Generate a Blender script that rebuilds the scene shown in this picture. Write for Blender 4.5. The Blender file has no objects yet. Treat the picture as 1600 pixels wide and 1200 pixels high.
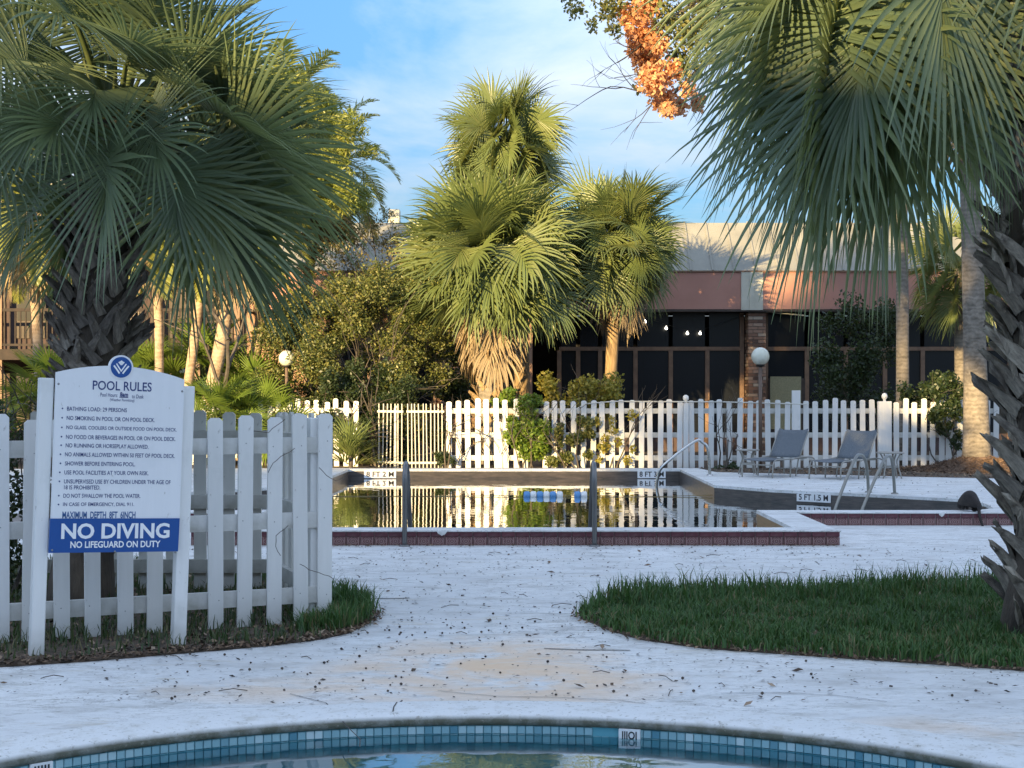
import bpy, bmesh, math, random
import numpy as np
from mathutils import Vector, Matrix, Quaternion, geometry
R = math.radians
SC = bpy.context.scene
COL = SC.collection
rng = random.Random(7)
NP = np.random.default_rng(11)
F = 2400.0; HZ = 612.0; CH = 1.34          # the lens in photograph pixels, its horizon row, the eye height

# ------------------------------------------------------------------ camera, sky, sun, exposure
cam_d = bpy.data.cameras.new('camera'); cam = bpy.data.objects.new('camera', cam_d); COL.objects.link(cam)
cam.location = (0, 0, CH); cam.rotation_euler = (R(90), 0, 0)
cam_d.sensor_width = 36; cam_d.lens = 54; cam_d.shift_y = 12/1600
cam_d.clip_start = .05; cam_d.clip_end = 3000
SC.camera = cam
SUN_AZ, SUN_EL = R(30), R(10)              # the sun stands low behind the camera, to its left
sd = Vector((math.sin(SUN_AZ)*math.cos(SUN_EL), math.cos(SUN_AZ)*math.cos(SUN_EL), -math.sin(SUN_EL)))
sl = bpy.data.lights.new('sun', 'SUN'); sl.energy = 5.0; sl.angle = R(.53); sl.color = (1, .72, .34)
so = bpy.data.objects.new('sun', sl); COL.objects.link(so)
so.rotation_euler = sd.to_track_quat('-Z', 'Y').to_euler(); so.location = (-20, -30, 30)
W = bpy.data.worlds.new('World'); SC.world = W; W.use_nodes = True
def sky_world():
    nt = W.node_tree; N = nt.nodes; L = nt.links; N.clear()
    out = N.new('ShaderNodeOutputWorld'); bg = N.new('ShaderNodeBackground'); bg.inputs[1].default_value = .14
    sky = N.new('ShaderNodeTexSky'); sky.sky_type = 'NISHITA'; sky.sun_disc = False
    sky.sun_elevation = SUN_EL; sky.sun_rotation = R(210); sky.air_density = 1.0; sky.dust_density = .3; sky.ozone_density = 2.2
    tc = N.new('ShaderNodeTexCoord'); sp = N.new('ShaderNodeSeparateXYZ'); L.new(tc.outputs['Generated'], sp.inputs[0])
    def m(op, a, b):
        n = N.new('ShaderNodeMath'); n.operation = op
        for i, v in enumerate((a, b)):
            if isinstance(v, (int, float)): n.inputs[i].default_value = v
            elif v is not None: L.new(v, n.inputs[i])
        return n.outputs[0]
    zz = m('ADD', m('MAXIMUM', sp.outputs[2], 0.0), .16)
    u = m('DIVIDE', sp.outputs[0], zz); v = m('DIVIDE', sp.outputs[1], zz)
    cb = N.new('ShaderNodeCombineXYZ'); L.new(u, cb.inputs[0]); L.new(v, cb.inputs[1])
    mp = N.new('ShaderNodeMapping'); mp.inputs['Rotation'].default_value = (0, 0, R(-12)); mp.inputs['Scale'].default_value = (1.0, .8, 1)
    mp.inputs['Location'].default_value = (3.3, 1.0, 0)
    L.new(cb.outputs[0], mp.inputs[0])
    n1 = N.new('ShaderNodeTexNoise'); n1.inputs['Scale'].default_value = 1.2; n1.inputs['Detail'].default_value = 9; n1.inputs['Roughness'].default_value = .58; n1.inputs['Distortion'].default_value = .35
    L.new(mp.outputs[0], n1.inputs['Vector'])
    cr = N.new('ShaderNodeValToRGB'); cr.color_ramp.elements[0].position = .41; cr.color_ramp.elements[1].position = .63
    L.new(n1.outputs[0], cr.inputs[0])
    tint = N.new('ShaderNodeMix'); tint.data_type = 'RGBA'; tint.blend_type = 'MULTIPLY'; tint.inputs[0].default_value = 1
    L.new(sky.outputs[0], tint.inputs[6]); tint.inputs[7].default_value = (.60, .84, 1.12, 1)
    mx = N.new('ShaderNodeMix'); mx.data_type = 'RGBA'
    mx.inputs[7].default_value = (4.9, 5.4, 6.1, 1)
    L.new(m('MULTIPLY', cr.outputs[0], .88), mx.inputs[0]); L.new(tint.outputs[2], mx.inputs[6])
    lowr = N.new('ShaderNodeMapRange'); lowr.inputs[1].default_value = .0; lowr.inputs[2].default_value = .50; lowr.inputs[3].default_value = .22; lowr.inputs[4].default_value = 1.0
    L.new(sp.outputs[2], lowr.inputs[0])
    vm = N.new('ShaderNodeVectorMath'); vm.operation = 'SCALE'; L.new(mx.outputs[2], vm.inputs[0]); L.new(lowr.outputs[0], vm.inputs['Scale'])
    L.new(vm.outputs[0], bg.inputs[0]); L.new(bg.outputs[0], out.inputs[0])
sky_world()
SC.view_settings.view_transform = 'Standard'; SC.view_settings.look = 'None'
SC.view_settings.exposure = 1.42; SC.view_settings.gamma = 1; SC.view_settings.use_curve_mapping = False
SC.render.engine = 'CYCLES'; SC.cycles.max_bounces = 8; SC.cycles.transparent_max_bounces = 16
SC.cycles.use_denoising = True

# ------------------------------------------------------------------ helpers
def gp(px, py, z=0.0):
    Y = (CH - z)*F/(py - HZ); return Vector(((px - 800)/F*Y, Y, z))
def ap(px, py, Y):
    return Vector(((px - 800)/F*Y, Y, CH + (HZ - py)/F*Y))
def link(o, parent=None, loc=None):
    COL.objects.link(o)
    if parent is not None: o.parent = parent
    if loc is not None: o.location = loc
    return o
def tag(o, label=None, cat=None, group=None, kind=None):
    if label: o['label'] = label
    if cat: o['category'] = cat
    if group: o['group'] = group
    if kind: o['kind'] = kind
    return o
def thing(name, label, cat, loc=(0, 0, 0), group=None, rz=0):
    o = bpy.data.objects.new(name, None); o.empty_display_size = .1
    COL.objects.link(o); o.location = loc; o.rotation_euler = (0, 0, rz)
    return tag(o, label, cat, group)
def raw_mesh(name, V, Q, mats=(), mi=None, smooth=False):
    """V (n,3); Q (m,k) all of one corner count"""
    V = np.asarray(V, dtype=np.float32); Q = np.asarray(Q, dtype=np.int32)
    me = bpy.data.meshes.new(name); k = Q.shape[1]
    me.vertices.add(len(V)); me.vertices.foreach_set('co', V.ravel())
    me.loops.add(Q.size); me.loops.foreach_set('vertex_index', Q.ravel())
    me.polygons.add(len(Q)); me.polygons.foreach_set('loop_start', np.arange(0, Q.size, k, dtype=np.int32))
    me.polygons.foreach_set('loop_total', np.full(len(Q), k, dtype=np.int32))
    for m in mats: me.materials.append(m)
    if mi is not None: me.polygons.foreach_set('material_index', np.asarray(mi, dtype=np.int32))
    if smooth: me.polygons.foreach_set('use_smooth', np.ones(len(Q), dtype=bool))
    me.update(calc_edges=True); me.validate(verbose=False)
    return me
class MB:
    """collects shapes and builds them as one mesh"""
    def __init__(s): s.v = []; s.f = []; s.m = []
    def add(s, vs, fs, mi=0):
        b = len(s.v); s.v += [tuple(v) for v in vs]; s.f += [tuple(i + b for i in f) for f in fs]; s.m += [mi]*len(fs); return s
    def box(s, x0, x1, y0, y1, z0, z1, mi=0, M=None, ch=0):
        if ch:
            me = bmesh.new(); bmesh.ops.create_cube(me, size=1)
            for v in me.verts: v.co = Vector(((x0+x1)/2 + v.co.x*(x1-x0), (y0+y1)/2 + v.co.y*(y1-y0), (z0+z1)/2 + v.co.z*(z1-z0)))
            bmesh.ops.bevel(me, geom=list(me.edges), offset=ch, segments=1, affect='EDGES')
            vs = [v.co.copy() for v in me.verts]; fs = [[v.index for v in f.verts] for f in me.faces]; me.free()
        else:
            vs = [Vector(p) for p in ((x0,y0,z0),(x1,y0,z0),(x1,y1,z0),(x0,y1,z0),(x0,y0,z1),(x1,y0,z1),(x1,y1,z1),(x0,y1,z1))]
            fs = [(0,3,2,1),(4,5,6,7),(0,1,5,4),(1,2,6,5),(2,3,7,6),(3,0,4,7)]
        if M: vs = [M @ v for v in vs]
        return s.add(vs, fs, mi)
    def tube(s, pts, r, n=8, mi=0, cap=True):
        pts = [Vector(p) for p in pts]; k = len(pts)
        rs = r if isinstance(r, (list, tuple)) else [r]*k
        vs = []; up = None
        for i, p in enumerate(pts):
            t = (pts[min(i+1, k-1)] - pts[max(i-1, 0)]).normalized()
            if up is None:
                up = Vector((0, 0, 1)) if abs(t.z) < .9 else Vector((1, 0, 0))
            a = (up - t*up.dot(t)).normalized(); up = a; b = t.cross(a)
            for j in range(n):
                q = 2*math.pi*j/n; vs.append(p + (a*math.cos(q) + b*math.sin(q))*rs[i])
        fs = [(i*n+j, i*n+(j+1) % n, (i+1)*n+(j+1) % n, (i+1)*n+j) for i in range(k-1) for j in range(n)]
        if cap: fs += [tuple(range(n))[::-1], tuple((k-1)*n+j for j in range(n))]
        return s.add(vs, fs, mi)
    def lathe(s, prof, c=(0, 0, 0), n=16, mi=0):
        c = Vector(c); vs = [c + Vector((r*math.cos(2*math.pi*j/n), r*math.sin(2*math.pi*j/n), z)) for r, z in prof for j in range(n)]
        fs = [(i*n+j, i*n+(j+1) % n, (i+1)*n+(j+1) % n, (i+1)*n+j) for i in range(len(prof)-1) for j in range(n)]
        return s.add(vs, fs, mi)
    def prism(s, poly, y0, y1, mi=0):
        """polygon in x,z pulled along y"""
        n = len(poly); vs = [(x, y0, z) for x, z in poly] + [(x, y1, z) for x, z in poly]
        fs = [tuple(range(n)), tuple(range(n, 2*n))[::-1]] + [(i, (i+1) % n + 0, (i+1) % n + n, i + n)[::-1] for i in range(n)]
        return s.add(vs, fs, mi)
    def mesh(s, name, mats, smooth=False):
        me = bpy.data.meshes.new(name); me.from_pydata(s.v, [], s.f)
        for m in (mats if isinstance(mats, (list, tuple)) else [mats]): me.materials.append(m)
        me.polygons.foreach_set('material_index', s.m)
        if smooth: me.polygons.foreach_set('use_smooth', [True]*len(me.polygons))
        me.update(); return me
    def obj(s, name, mats, parent=None, loc=None, smooth=False):
        return link(bpy.data.objects.new(name, s.mesh(name, mats, smooth)), parent, loc)
def part(name, me, parent, loc=(0, 0, 0), rot=None, scale=None):
    o = bpy.data.objects.new(name, me); COL.objects.link(o); o.parent = parent; o.location = loc
    if rot is not None: o.rotation_euler = rot
    if scale is not None: o.scale = scale if isinstance(scale, (tuple, list)) else (scale,)*3
    return o
def smooth_path(pts, k=6):
    pts = [Vector(p) for p in pts]; P = [pts[0]] + pts + [pts[-1]]; out = []
    for i in range(1, len(P)-2):
        for j in range(k):
            t = j/k; a, b, c, d = P[i-1], P[i], P[i+1], P[i+2]
            out.append(.5*((2*b) + (c-a)*t + (2*a-5*b+4*c-d)*t*t + (3*b-a-3*c+d)*t*t*t))
    out.append(pts[-1]); return out
def inside(p, poly):
    x, y = p[0], p[1]; c = False; n = len(poly)
    for i in range(n):
        x0, y0 = poly[i][:2]; x1, y1 = poly[i-1][:2]
        if (y0 > y) != (y1 > y) and x < (x1-x0)*(y-y0)/(y1-y0)+x0: c = not c
    return c
def sheet(outer, holes, z=0.0):
    """flat triangulated polygon with holes -> verts, faces"""
    vs = []; ed = []
    for lp in [outer] + holes:
        b = len(vs); vs += [Vector((p[0], p[1])) for p in lp]; n = len(lp)
        ed += [(b+i, b+(i+1) % n) for i in range(n)]
    v, e, f, *_ = geometry.delaunay_2d_cdt(vs, ed, [], 0, 1e-5)
    keep = []
    for t in f:
        c = sum((v[i] for i in t), Vector((0, 0)))/len(t)
        if inside(c, outer) and not any(inside(c, h) for h in holes):
            a = (v[t[1]]-v[t[0]]); b = (v[t[2]]-v[t[0]])
            keep.append(tuple(t) if a.x*b.y-a.y*b.x > 0 else tuple(t)[::-1])
    return [(p.x, p.y, z) for p in v], keep

# ------------------------------------------------------------------ materials
class NT:
    def __init__(s, name):
        s.m = bpy.data.materials.new(name); s.m.use_nodes = True; s.N = s.m.node_tree.nodes; s.L = s.m.node_tree.links
        s.N.clear(); s.out = s.N.new('ShaderNodeOutputMaterial'); s.b = s.N.new('ShaderNodeBsdfPrincipled'); s.L.new(s.b.outputs[0], s.out.inputs[0])
        s.tc = s.N.new('ShaderNodeTexCoord')
    def noise(s, scale, detail=4, rough=.55, vec=None, st=(1, 1, 1), coord='Object', dist=0):
        n = s.N.new('ShaderNodeTexNoise'); n.inputs['Scale'].default_value = scale; n.inputs['Detail'].default_value = detail
        n.inputs['Roughness'].default_value = rough; n.inputs['Distortion'].default_value = dist
        mp = s.N.new('ShaderNodeMapping'); mp.inputs['Scale'].default_value = st
        s.L.new(vec or s.tc.outputs[coord], mp.inputs[0]); s.L.new(mp.outputs[0], n.inputs['Vector']); return n.outputs[0]
    def ramp(s, fac, stops):
        r = s.N.new('ShaderNodeValToRGB'); e = r.color_ramp.elements
        while len(e) < len(stops): e.new(.5)
        for i, (p, c) in enumerate(stops):
            e[i].position = p; e[i].color = (*c, 1) if len(c) == 3 else c
        s.L.new(fac, r.inputs[0]); return r.outputs[0]
    def math(s, op, a, b=None, clamp=False):
        n = s.N.new('ShaderNodeMath'); n.operation = op; n.use_clamp = clamp
        for i, v in enumerate((a, b)):
            if isinstance(v, (int, float)): n.inputs[i].default_value = v
            elif v is not None: s.L.new(v, n.inputs[i])
        return n.outputs[0]
    def mix(s, fac, a, b, mode='MIX'):
        n = s.N.new('ShaderNodeMix'); n.data_type = 'RGBA'; n.blend_type = mode
        for i, v in ((0, fac), (6, a), (7, b)):
            if isinstance(v, (int, float)): n.inputs[i].default_value = v
            elif isinstance(v, tuple): n.inputs[i].default_value = (*v, 1) if len(v) == 3 else v
            else: s.L.new(v, n.inputs[i])
        return n.outputs[2]
    def col(s, c):
        if isinstance(c, tuple): s.b.inputs['Base Color'].default_value = (*c, 1)
        else: s.L.new(c, s.b.inputs['Base Color'])
        return s
    def bump(s, h, dist=.01, st=.6):
        n = s.N.new('ShaderNodeBump'); n.inputs['Distance'].default_value = dist; n.inputs['Strength'].default_value = st
        s.L.new(h, n.inputs['Height']); s.L.new(n.outputs[0], s.b.inputs['Normal']); return s
    def set(s, **k):
        for a, v in k.items():
            a = a.replace('_', ' ')
            s.b.inputs[{'rough': 'Roughness', 'metal': 'Metallic', 'spec': 'Specular IOR Level'}.get(a, a)].default_value = v
        return s
    def rnd(s):
        return s.N.new('ShaderNodeObjectInfo').outputs['Random']
    def island(s):
        return s.N.new('ShaderNodeNewGeometry').outputs['Random Per Island']
    def glow_through(s, fac, colr):
        """light shining through a thin leaf"""
        t = s.N.new('ShaderNodeBsdfTranslucent'); mx = s.N.new('ShaderNodeMixShader'); mx.inputs[0].default_value = fac
        if isinstance(colr, tuple): t.inputs[0].default_value = (*colr, 1)
        else: s.L.new(colr, t.inputs[0])
        s.L.new(s.b.outputs[0], mx.inputs[1]); s.L.new(t.outputs[0], mx.inputs[2]); s.L.new(mx.outputs[0], s.out.inputs[0]); return s

def speckled(name, c1, c2, scale=8, rough=.7, bump=.004, st=(1, 1, 1), c3=None, detail=5):
    t = NT(name); n = t.noise(scale, detail, .6, st=st)
    stops = [(.32, c1), (.68, c2)] if c3 is None else [(.3, c1), (.52, c2), (.72, c3)]
    t.col(t.ramp(n, stops)).set(rough=rough)
    if bump: t.bump(t.noise(scale*4, 4, .6, st=st), bump, .7)
    return t.m
def flat(name, c, rough=.5, metal=0, spec=.5):
    return NT(name).col(c).set(rough=rough, metal=metal, spec=spec).m
def painted(name, base, dirt, rough=.5, z=True):
    """white board paint: faint grain, grime thicker low on the board"""
    t = NT(name); g = t.noise(30, 4, .6, st=(1, 1, .12)); big = t.noise(2.5, 5, .6); r = t.rnd()
    c = t.mix(t.ramp(g, [(.3, (0, 0, 0)), (.8, (.22, .22, .22))]), base, dirt)
    c = t.mix(t.ramp(big, [(.54, (0, 0, 0)), (.72, (.6, .6, .6))]), c, dirt)
    fl = t.noise(22, 6, .75, st=(1, 1, .35)); c = t.mix(t.ramp(fl, [(.64, (0, 0, 0)), (.68, (.65, .65, .65))]), c, (.33, .31, .27))
    c = t.mix(1.0, c, t.ramp(r, [(0, (.90, .90, .89)), (1, (1, 1, 1))]), 'MULTIPLY')
    if z:
        sp = t.N.new('ShaderNodeSeparateXYZ'); t.L.new(t.tc.outputs['Object'], sp.inputs[0])
        low = t.math('MULTIPLY', t.math('SUBTRACT', .16, sp.outputs[2]), 4.5, True)
        c = t.mix(t.math('MULTIPLY', low, t.noise(14, 4)), c, (.20, .19, .14))
    t.col(c).set(rough=rough).bump(g, .002, .5); return t.m
M = {}
M['picket'] = painted('white_board_paint', (.80, .80, .78), (.52, .53, .50))
M['picket_beige'] = painted('beige_board_paint', (.70, .69, .64), (.42, .41, .36))  # duller beige board colour for the back and side runs
M['sign_white'] = painted('sign_white', (.80, .81, .82), (.66, .68, .69), .35, False)
M['sign_blue'] = flat('sign_blue', (.006, .070, .28), .35)
M['ink'] = flat('sign_ink', (.02, .04, .16), .5)
M['ink_blue'] = flat('hand_paint_blue', (.03, .10, .26), .6)
M['white_letter'] = flat('white_lettering', (.82, .83, .84), .5)
M['black_letter'] = flat('black_lettering', (.015, .015, .018), .5)
M['screw'] = flat('screw_metal', (.30, .30, .30), .4, .8)

def frond_mat(name, c1, c2, c3, tr, trc, rough=.38):
    t = NT(name); n = t.noise(2.2, 3, .5); r = t.rnd(); isl = t.island()
    c = t.ramp(t.math('ADD', t.math('MULTIPLY', r, .6), t.math('MULTIPLY', isl, .4)), [(0, c1), (.55, c2), (1, c3)])
    c = t.mix(t.math('MULTIPLY', n, .35), c, c3)
    t.col(c).set(rough=rough, spec=.55).glow_through(tr, trc); return t.m
M['frond'] = frond_mat('palmetto_leaf', (.085, .130, .042), (.135, .185, .060), (.22, .245, .095), .28, (.24, .25, .05))
M['frond_near'] = frond_mat('near_palmetto_leaf', (.065, .110, .080), (.11, .165, .098), (.22, .26, .11), .34, (.24, .29, .09))
M['frond_dead'] = frond_mat('dead_leaf', (.20, .145, .085), (.31, .235, .145), (.41, .33, .21), .15, (.28, .20, .11), .75)
M['frond_date'] = frond_mat('date_leaf', (.18, .20, .05), (.25, .27, .06), (.33, .34, .09), .34, (.38, .40, .07))
M['frond_low'] = frond_mat('low_fan_leaf', (.08, .14, .025), (.13, .20, .035), (.19, .26, .05), .28, (.22, .28, .04))
M['petiole'] = speckled('petiole', (.055, .085, .025), (.10, .12, .04), 12, .5, 0)
M['petiole_dead'] = speckled('petiole_dead', (.16, .10, .05), (.28, .19, .10), 12, .7, 0)
def leaf_mat(name, stops, tr=.25, trc=(.10, .14, .03), rough=.45):
    t = NT(name); n = t.noise(1.3, 3, .5); isl = t.island()
    f = t.math('ADD', t.math('MULTIPLY', isl, .55), t.math('MULTIPLY', n, .45))
    t.col(t.ramp(f, stops)).set(rough=rough).glow_through(tr, trc); return t.m
M['leaf_olive'] = leaf_mat('olive_leaf', [(.2, (.050, .070, .020)), (.5, (.125, .150, .040)), (.8, (.27, .25, .075))])
M['leaf_pale'] = leaf_mat('pale_leaf', [(.2, (.12, .12, .05)), (.5, (.24, .22, .09)), (.8, (.40, .33, .15))], .3, (.3, .26, .09))
M['leaf_feather'] = leaf_mat('feathery_leaf', [(.2, (.14, .18, .035)), (.5, (.22, .26, .05)), (.8, (.34, .34, .08))], .34, (.34, .38, .06))
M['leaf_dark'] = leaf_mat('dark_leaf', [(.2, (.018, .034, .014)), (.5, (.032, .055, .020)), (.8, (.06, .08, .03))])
M['leaf_vine'] = leaf_mat('vine_leaf', [(.2, (.07, .13, .02)), (.5, (.14, .23, .03)), (.8, (.24, .30, .05))], .3, (.3, .4, .05))
M['leaf_yellow'] = leaf_mat('yellow_leaf', [(.2, (.14, .17, .03)), (.5, (.30, .27, .04)), (.8, (.45, .36, .07))], .3, (.5, .4, .06))
M['leaf_orange'] = leaf_mat('orange_leaf', [(.2, (.50, .22, .10)), (.5, (.72, .38, .18)), (.8, (.82, .58, .32))], .35, (.7, .28, .09))
M['leaf_oak'] = leaf_mat('oak_leaf', [(.2, (.03, .05, .015)), (.5, (.05, .07, .02)), (.8, (.10, .12, .04))])
M['twig'] = speckled('twig_bark', (.05, .04, .03), (.12, .10, .08), 14)
M['bark'] = speckled('tree_bark', (.07, .055, .04), (.17, .14, .11), 9, .9, .02, (1, 1, .3))
def trunk_mat(name, c1, c2, rings=26):
    t = NT(name); w = t.N.new('ShaderNodeTexWave'); w.bands_direction = 'Z'; w.inputs['Scale'].default_value = rings/6.28; w.inputs['Distortion'].default_value = 6.5
    w.inputs['Detail'].default_value = 3; w.inputs['Detail Scale'].default_value = 2
    t.L.new(t.tc.outputs['Object'], w.inputs['Vector']); n = t.noise(7, 5, .65)
    f = t.math('ADD', t.math('MULTIPLY', w.outputs[0], .13), t.math('MULTIPLY', n, .87))
    t.col(t.ramp(f, [(.3, c1), (.7, c2)])).set(rough=.9).bump(f, .02, .9); return t.m
M['trunk_grey'] = trunk_mat('palm_trunk_grey', (.11, .095, .075), (.30, .26, .21))
M['trunk_tan'] = trunk_mat('palm_trunk_tan', (.26, .18, .12), (.52, .40, .29))
M['trunk_core'] = speckled('palm_trunk_core', (.045, .036, .028), (.12, .095, .07), 14, .95, .02, (1, 1, .25))
def boot_mat(name, c1, c2, c3):
    t = NT(name); n = t.noise(9, 5, .65, st=(3, 3, .6)); r = t.rnd()
    c = t.ramp(n, [(.25, c1), (.5, c2), (.78, c3)])
    c = t.mix(1.0, c, t.ramp(r, [(0, (.6, .58, .56)), (1, (1.12, 1.08, 1.0))]), 'MULTIPLY')
    fb = t.noise(40, 4, .7, st=(2, 2, .12)); c = t.mix(t.ramp(fb, [(.5, (0, 0, 0)), (.72, (.7, .7, .7))]), c, tuple(v*.35 for v in c2))
    t.col(c).set(rough=.95, spec=.2).bump(t.math('ADD', n, fb), .012, 1.0); return t.m
M['boot_grey'] = boot_mat('leaf_base_grey', (.10, .09, .08), (.28, .255, .22), (.52, .48, .41))
M['boot_tan'] = boot_mat('leaf_base_tan', (.20, .14, .08), (.36, .26, .15), (.50, .38, .24))
M['boot_left'] = boot_mat('leaf_base_dark', (.095, .086, .078), (.25, .225, .20), (.46, .42, .37))

# deck paint, with the ochre patches and dark dirt the photograph shows
def deck_mat(name, ochre_patches):
    t = NT(name)
    sp = t.N.new('ShaderNodeSeparateXYZ'); t.L.new(t.tc.outputs['Object'], sp.inputs[0])
    n1 = t.noise(.9, 6, .62, dist=.5); n2 = t.noise(5, 6, .7, st=(.45, 1, 1)); n3 = t.noise(34, 4, .7, st=(.35, 1, 1)); n5 = t.noise(3.2, 8, .68, st=(.38, 1.3, 1), dist=.6); n6 = t.noise(11, 5, .7, st=(.30, 1, 1), dist=.4); n4 = t.noise(2.2, 7, .72, st=(.5, 1.6, 1), dist=1.0)
    c = t.ramp(n1, [(.3, (.60, .605, .60)), (.52, (.70, .71, .70)), (.7, (.76, .765, .75))])
    c = t.mix(t.ramp(n2, [(.48, (0, 0, 0)), (.70, (.75, .75, .75))]), c, (.40, .39, .36))
    c = t.mix(t.ramp(n3, [(.57, (0, 0, 0)), (.68, (.7, .7, .7))]), c, (.28, .27, .24))
    c = t.mix(t.ramp(n4, [(.60, (0, 0, 0)), (.68, (.5, .5, .5)), (.74, (.1, .1, .1))]), c, (.50, .42, .28))
    for nn_, w_, k_ in ((n5, .006, .75), (n6, .010, .5)):        # hairline crazing along the float marks
        rid = t.math('MULTIPLY', t.math('LESS_THAN', t.math('ABSOLUTE', t.math('SUBTRACT', nn_, .5)), w_), t.math('MULTIPLY', t.math('SUBTRACT', n1, .40), 5.0, True))
        c = t.mix(t.math('MULTIPLY', rid, k_), c, (.24, .23, .21))
    for (x, y, rx, ry, s) in ochre_patches:
        dx = t.math('DIVIDE', t.math('SUBTRACT', sp.outputs[0], x), rx); dy = t.math('DIVIDE', t.math('SUBTRACT', sp.outputs[1], y), ry)
        d = t.math('SUBTRACT', 1.0, t.math('SQRT', t.math('ADD', t.math('MULTIPLY', dx, dx), t.math('MULTIPLY', dy, dy))), True)
        pn = t.noise(2.3, 6, .65, st=(.7, 1, 1), dist=.8)
        k = t.math('MULTIPLY', t.math('SMOOTH_MIN' if False else 'MULTIPLY', t.math('POWER', d, .6), t.math('MULTIPLY', t.math('SUBTRACT', pn, .36), 5.0, True)), s, True)
        c = t.mix(k, c, (.74, .53, .34))
    t.col(c).set(rough=.62)
    t.bump(t.math('ADD', t.math('MULTIPLY', n2, 1.6), t.math('MULTIPLY', n3, .5)), .011, .9); return t.m
M['deck'] = deck_mat('painted_deck', [(-.12, 7.45, .75, 1.15, 1.0), (-1.0, 6.9, .7, .35, .6), (.35, 7.2, .5, .7, .7), (-.75, 7.3, .3, .5, .5), (1.9, 6.1, .7, .3, .45)])
M['coping'] = deck_mat('painted_coping', [])
def rim_mat():
    t = NT('worn_pool_rim'); n = t.noise(9, 6, .7); n2 = t.noise(40, 4, .7)
    sp = t.N.new('ShaderNodeSeparateXYZ'); t.L.new(t.tc.outputs['Object'], sp.inputs[0])
    low = t.math('MULTIPLY', t.math('SUBTRACT', .014, sp.outputs[2]), 60, True)
    c = t.mix(t.ramp(n, [(.5, (0, 0, 0)), (.7, (.6, .6, .6))]), (.70, .71, .70), (.45, .43, .37))
    c = t.mix(t.math('MULTIPLY', low, t.math('ADD', n, .45, True), True), c, (.10, .10, .07))
    c = t.mix(t.ramp(n2, [(.58, (0, 0, 0)), (.66, (.7, .7, .7))]), c, (.25, .24, .20))
    t.col(c).set(rough=.7).bump(n2, .006, .8); return t.m
M['rim'] = rim_mat()
M['soil'] = speckled('soil', (.035, .026, .018), (.085, .062, .042), 6, .95, .03, c3=(.15, .10, .065))
M['mulch'] = speckled('pine_straw', (.075, .048, .032), (.15, .095, .062), 9, .95, .03, c3=(.26, .17, .11))
M['grout'] = speckled('grout', (.30, .26, .24), (.42, .38, .35), 20, .8, .002)
M['joint'] = flat('joint_line', (.06, .055, .05), .9)
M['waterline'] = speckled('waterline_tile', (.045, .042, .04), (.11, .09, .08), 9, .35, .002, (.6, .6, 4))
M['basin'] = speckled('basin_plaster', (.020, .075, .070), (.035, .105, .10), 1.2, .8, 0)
M['wading_basin'] = speckled('wading_plaster', (.10, .33, .40), (.15, .42, .49), 1.5, .8, 0)
def water_mat(name, tint, bscale, bdist, extra=0.0):
    t = NT(name); N = t.N; L = t.L
    N.remove(t.b)
    fr = N.new('ShaderNodeFresnel'); fr.inputs[0].default_value = 1.333
    gl = N.new('ShaderNodeBsdfGlossy'); gl.inputs['Roughness'].default_value = .012; gl.inputs[0].default_value = (1, 1, 1, 1)
    tr = N.new('ShaderNodeBsdfTransparent'); tr.inputs[0].default_value = (*tint, 1)
    bp = N.new('ShaderNodeBump'); bp.inputs['Distance'].default_value = bdist; bp.inputs['Strength'].default_value = 1
    L.new(t.noise(bscale, 3, .5), bp.inputs['Height'])
    L.new(bp.outputs[0], gl.inputs['Normal']); L.new(bp.outputs[0], fr.inputs['Normal'])
    mx = N.new('ShaderNodeMixShader'); L.new(t.math('ADD', fr.outputs[0], extra, True), mx.inputs[0])
    L.new(tr.outputs[0], mx.inputs[1]); L.new(gl.outputs[0], mx.inputs[2]); L.new(mx.outputs[0], t.out.inputs[0]); return t.m
M['water'] = water_mat('pool_water', (.55, .85, .82), 2.2, .003, .22)
M['water_wading'] = water_mat('wading_water', (.72, .93, .95), 3.0, .003, .12)
def redtile(name, base, pattern):
    t = NT(name); r = t.rnd(); n = t.noise(14, 4)
    c = t.mix(t.math('MULTIPLY', r, .6), base, tuple(v*.62 for v in base))
    if pattern:
        sp = t.N.new('ShaderNodeSeparateXYZ'); t.L.new(t.tc.outputs['Object'], sp.inputs[0])
        x = sp.outputs[0]; z = sp.outputs[2]
        d = t.math('SQRT', t.math('ADD', t.math('MULTIPLY', x, x), t.math('MULTIPLY', z, z)))
        ring = t.math('LESS_THAN', t.math('ABSOLUTE', t.math('SUBTRACT', d, .020)), .0035)
        bars = t.math('LESS_THAN', t.math('ABSOLUTE', t.math('SUBTRACT', t.math('ABSOLUTE', x), .046)), .0035)
        dot = t.math('LESS_THAN', d, .007)
        diag = t.math('LESS_THAN', t.math('ABSOLUTE', t.math('SUBTRACT', t.math('ADD', t.math('ABSOLUTE', x), t.math('ABSOLUTE', z)), .045)), .0035)
        k = t.math('MAXIMUM', t.math('MAXIMUM', ring, bars), t.math('MAXIMUM', dot, diag))
        c = t.mix(t.math('MULTIPLY', k, .6), c, (.42, .30, .28))
    c = t.mix(t.ramp(n, [(.5, (0, 0, 0)), (.8, (.5, .5, .5))]), c, (.22, .16, .15))
    t.col(c).set(rough=.35); return t.m
M['tile_top'] = redtile('maroon_tile', (.115, .028, .040), False)
M['tile_low'] = redtile('figured_maroon_tile', (.155, .060, .062), True)
t = NT('blue_mosaic'); t.col(t.ramp(t.rnd(), [(0, (.06, .20, .27)), (.12, (.20, .37, .42)), (.85, (.28, .45, .49)), (1, (.48, .60, .62))])).set(rough=.3); M['mosaic'] = t.m
M['steel'] = NT('stainless_steel').col((.55, .55, .54)).set(rough=.22, metal=1).m
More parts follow.
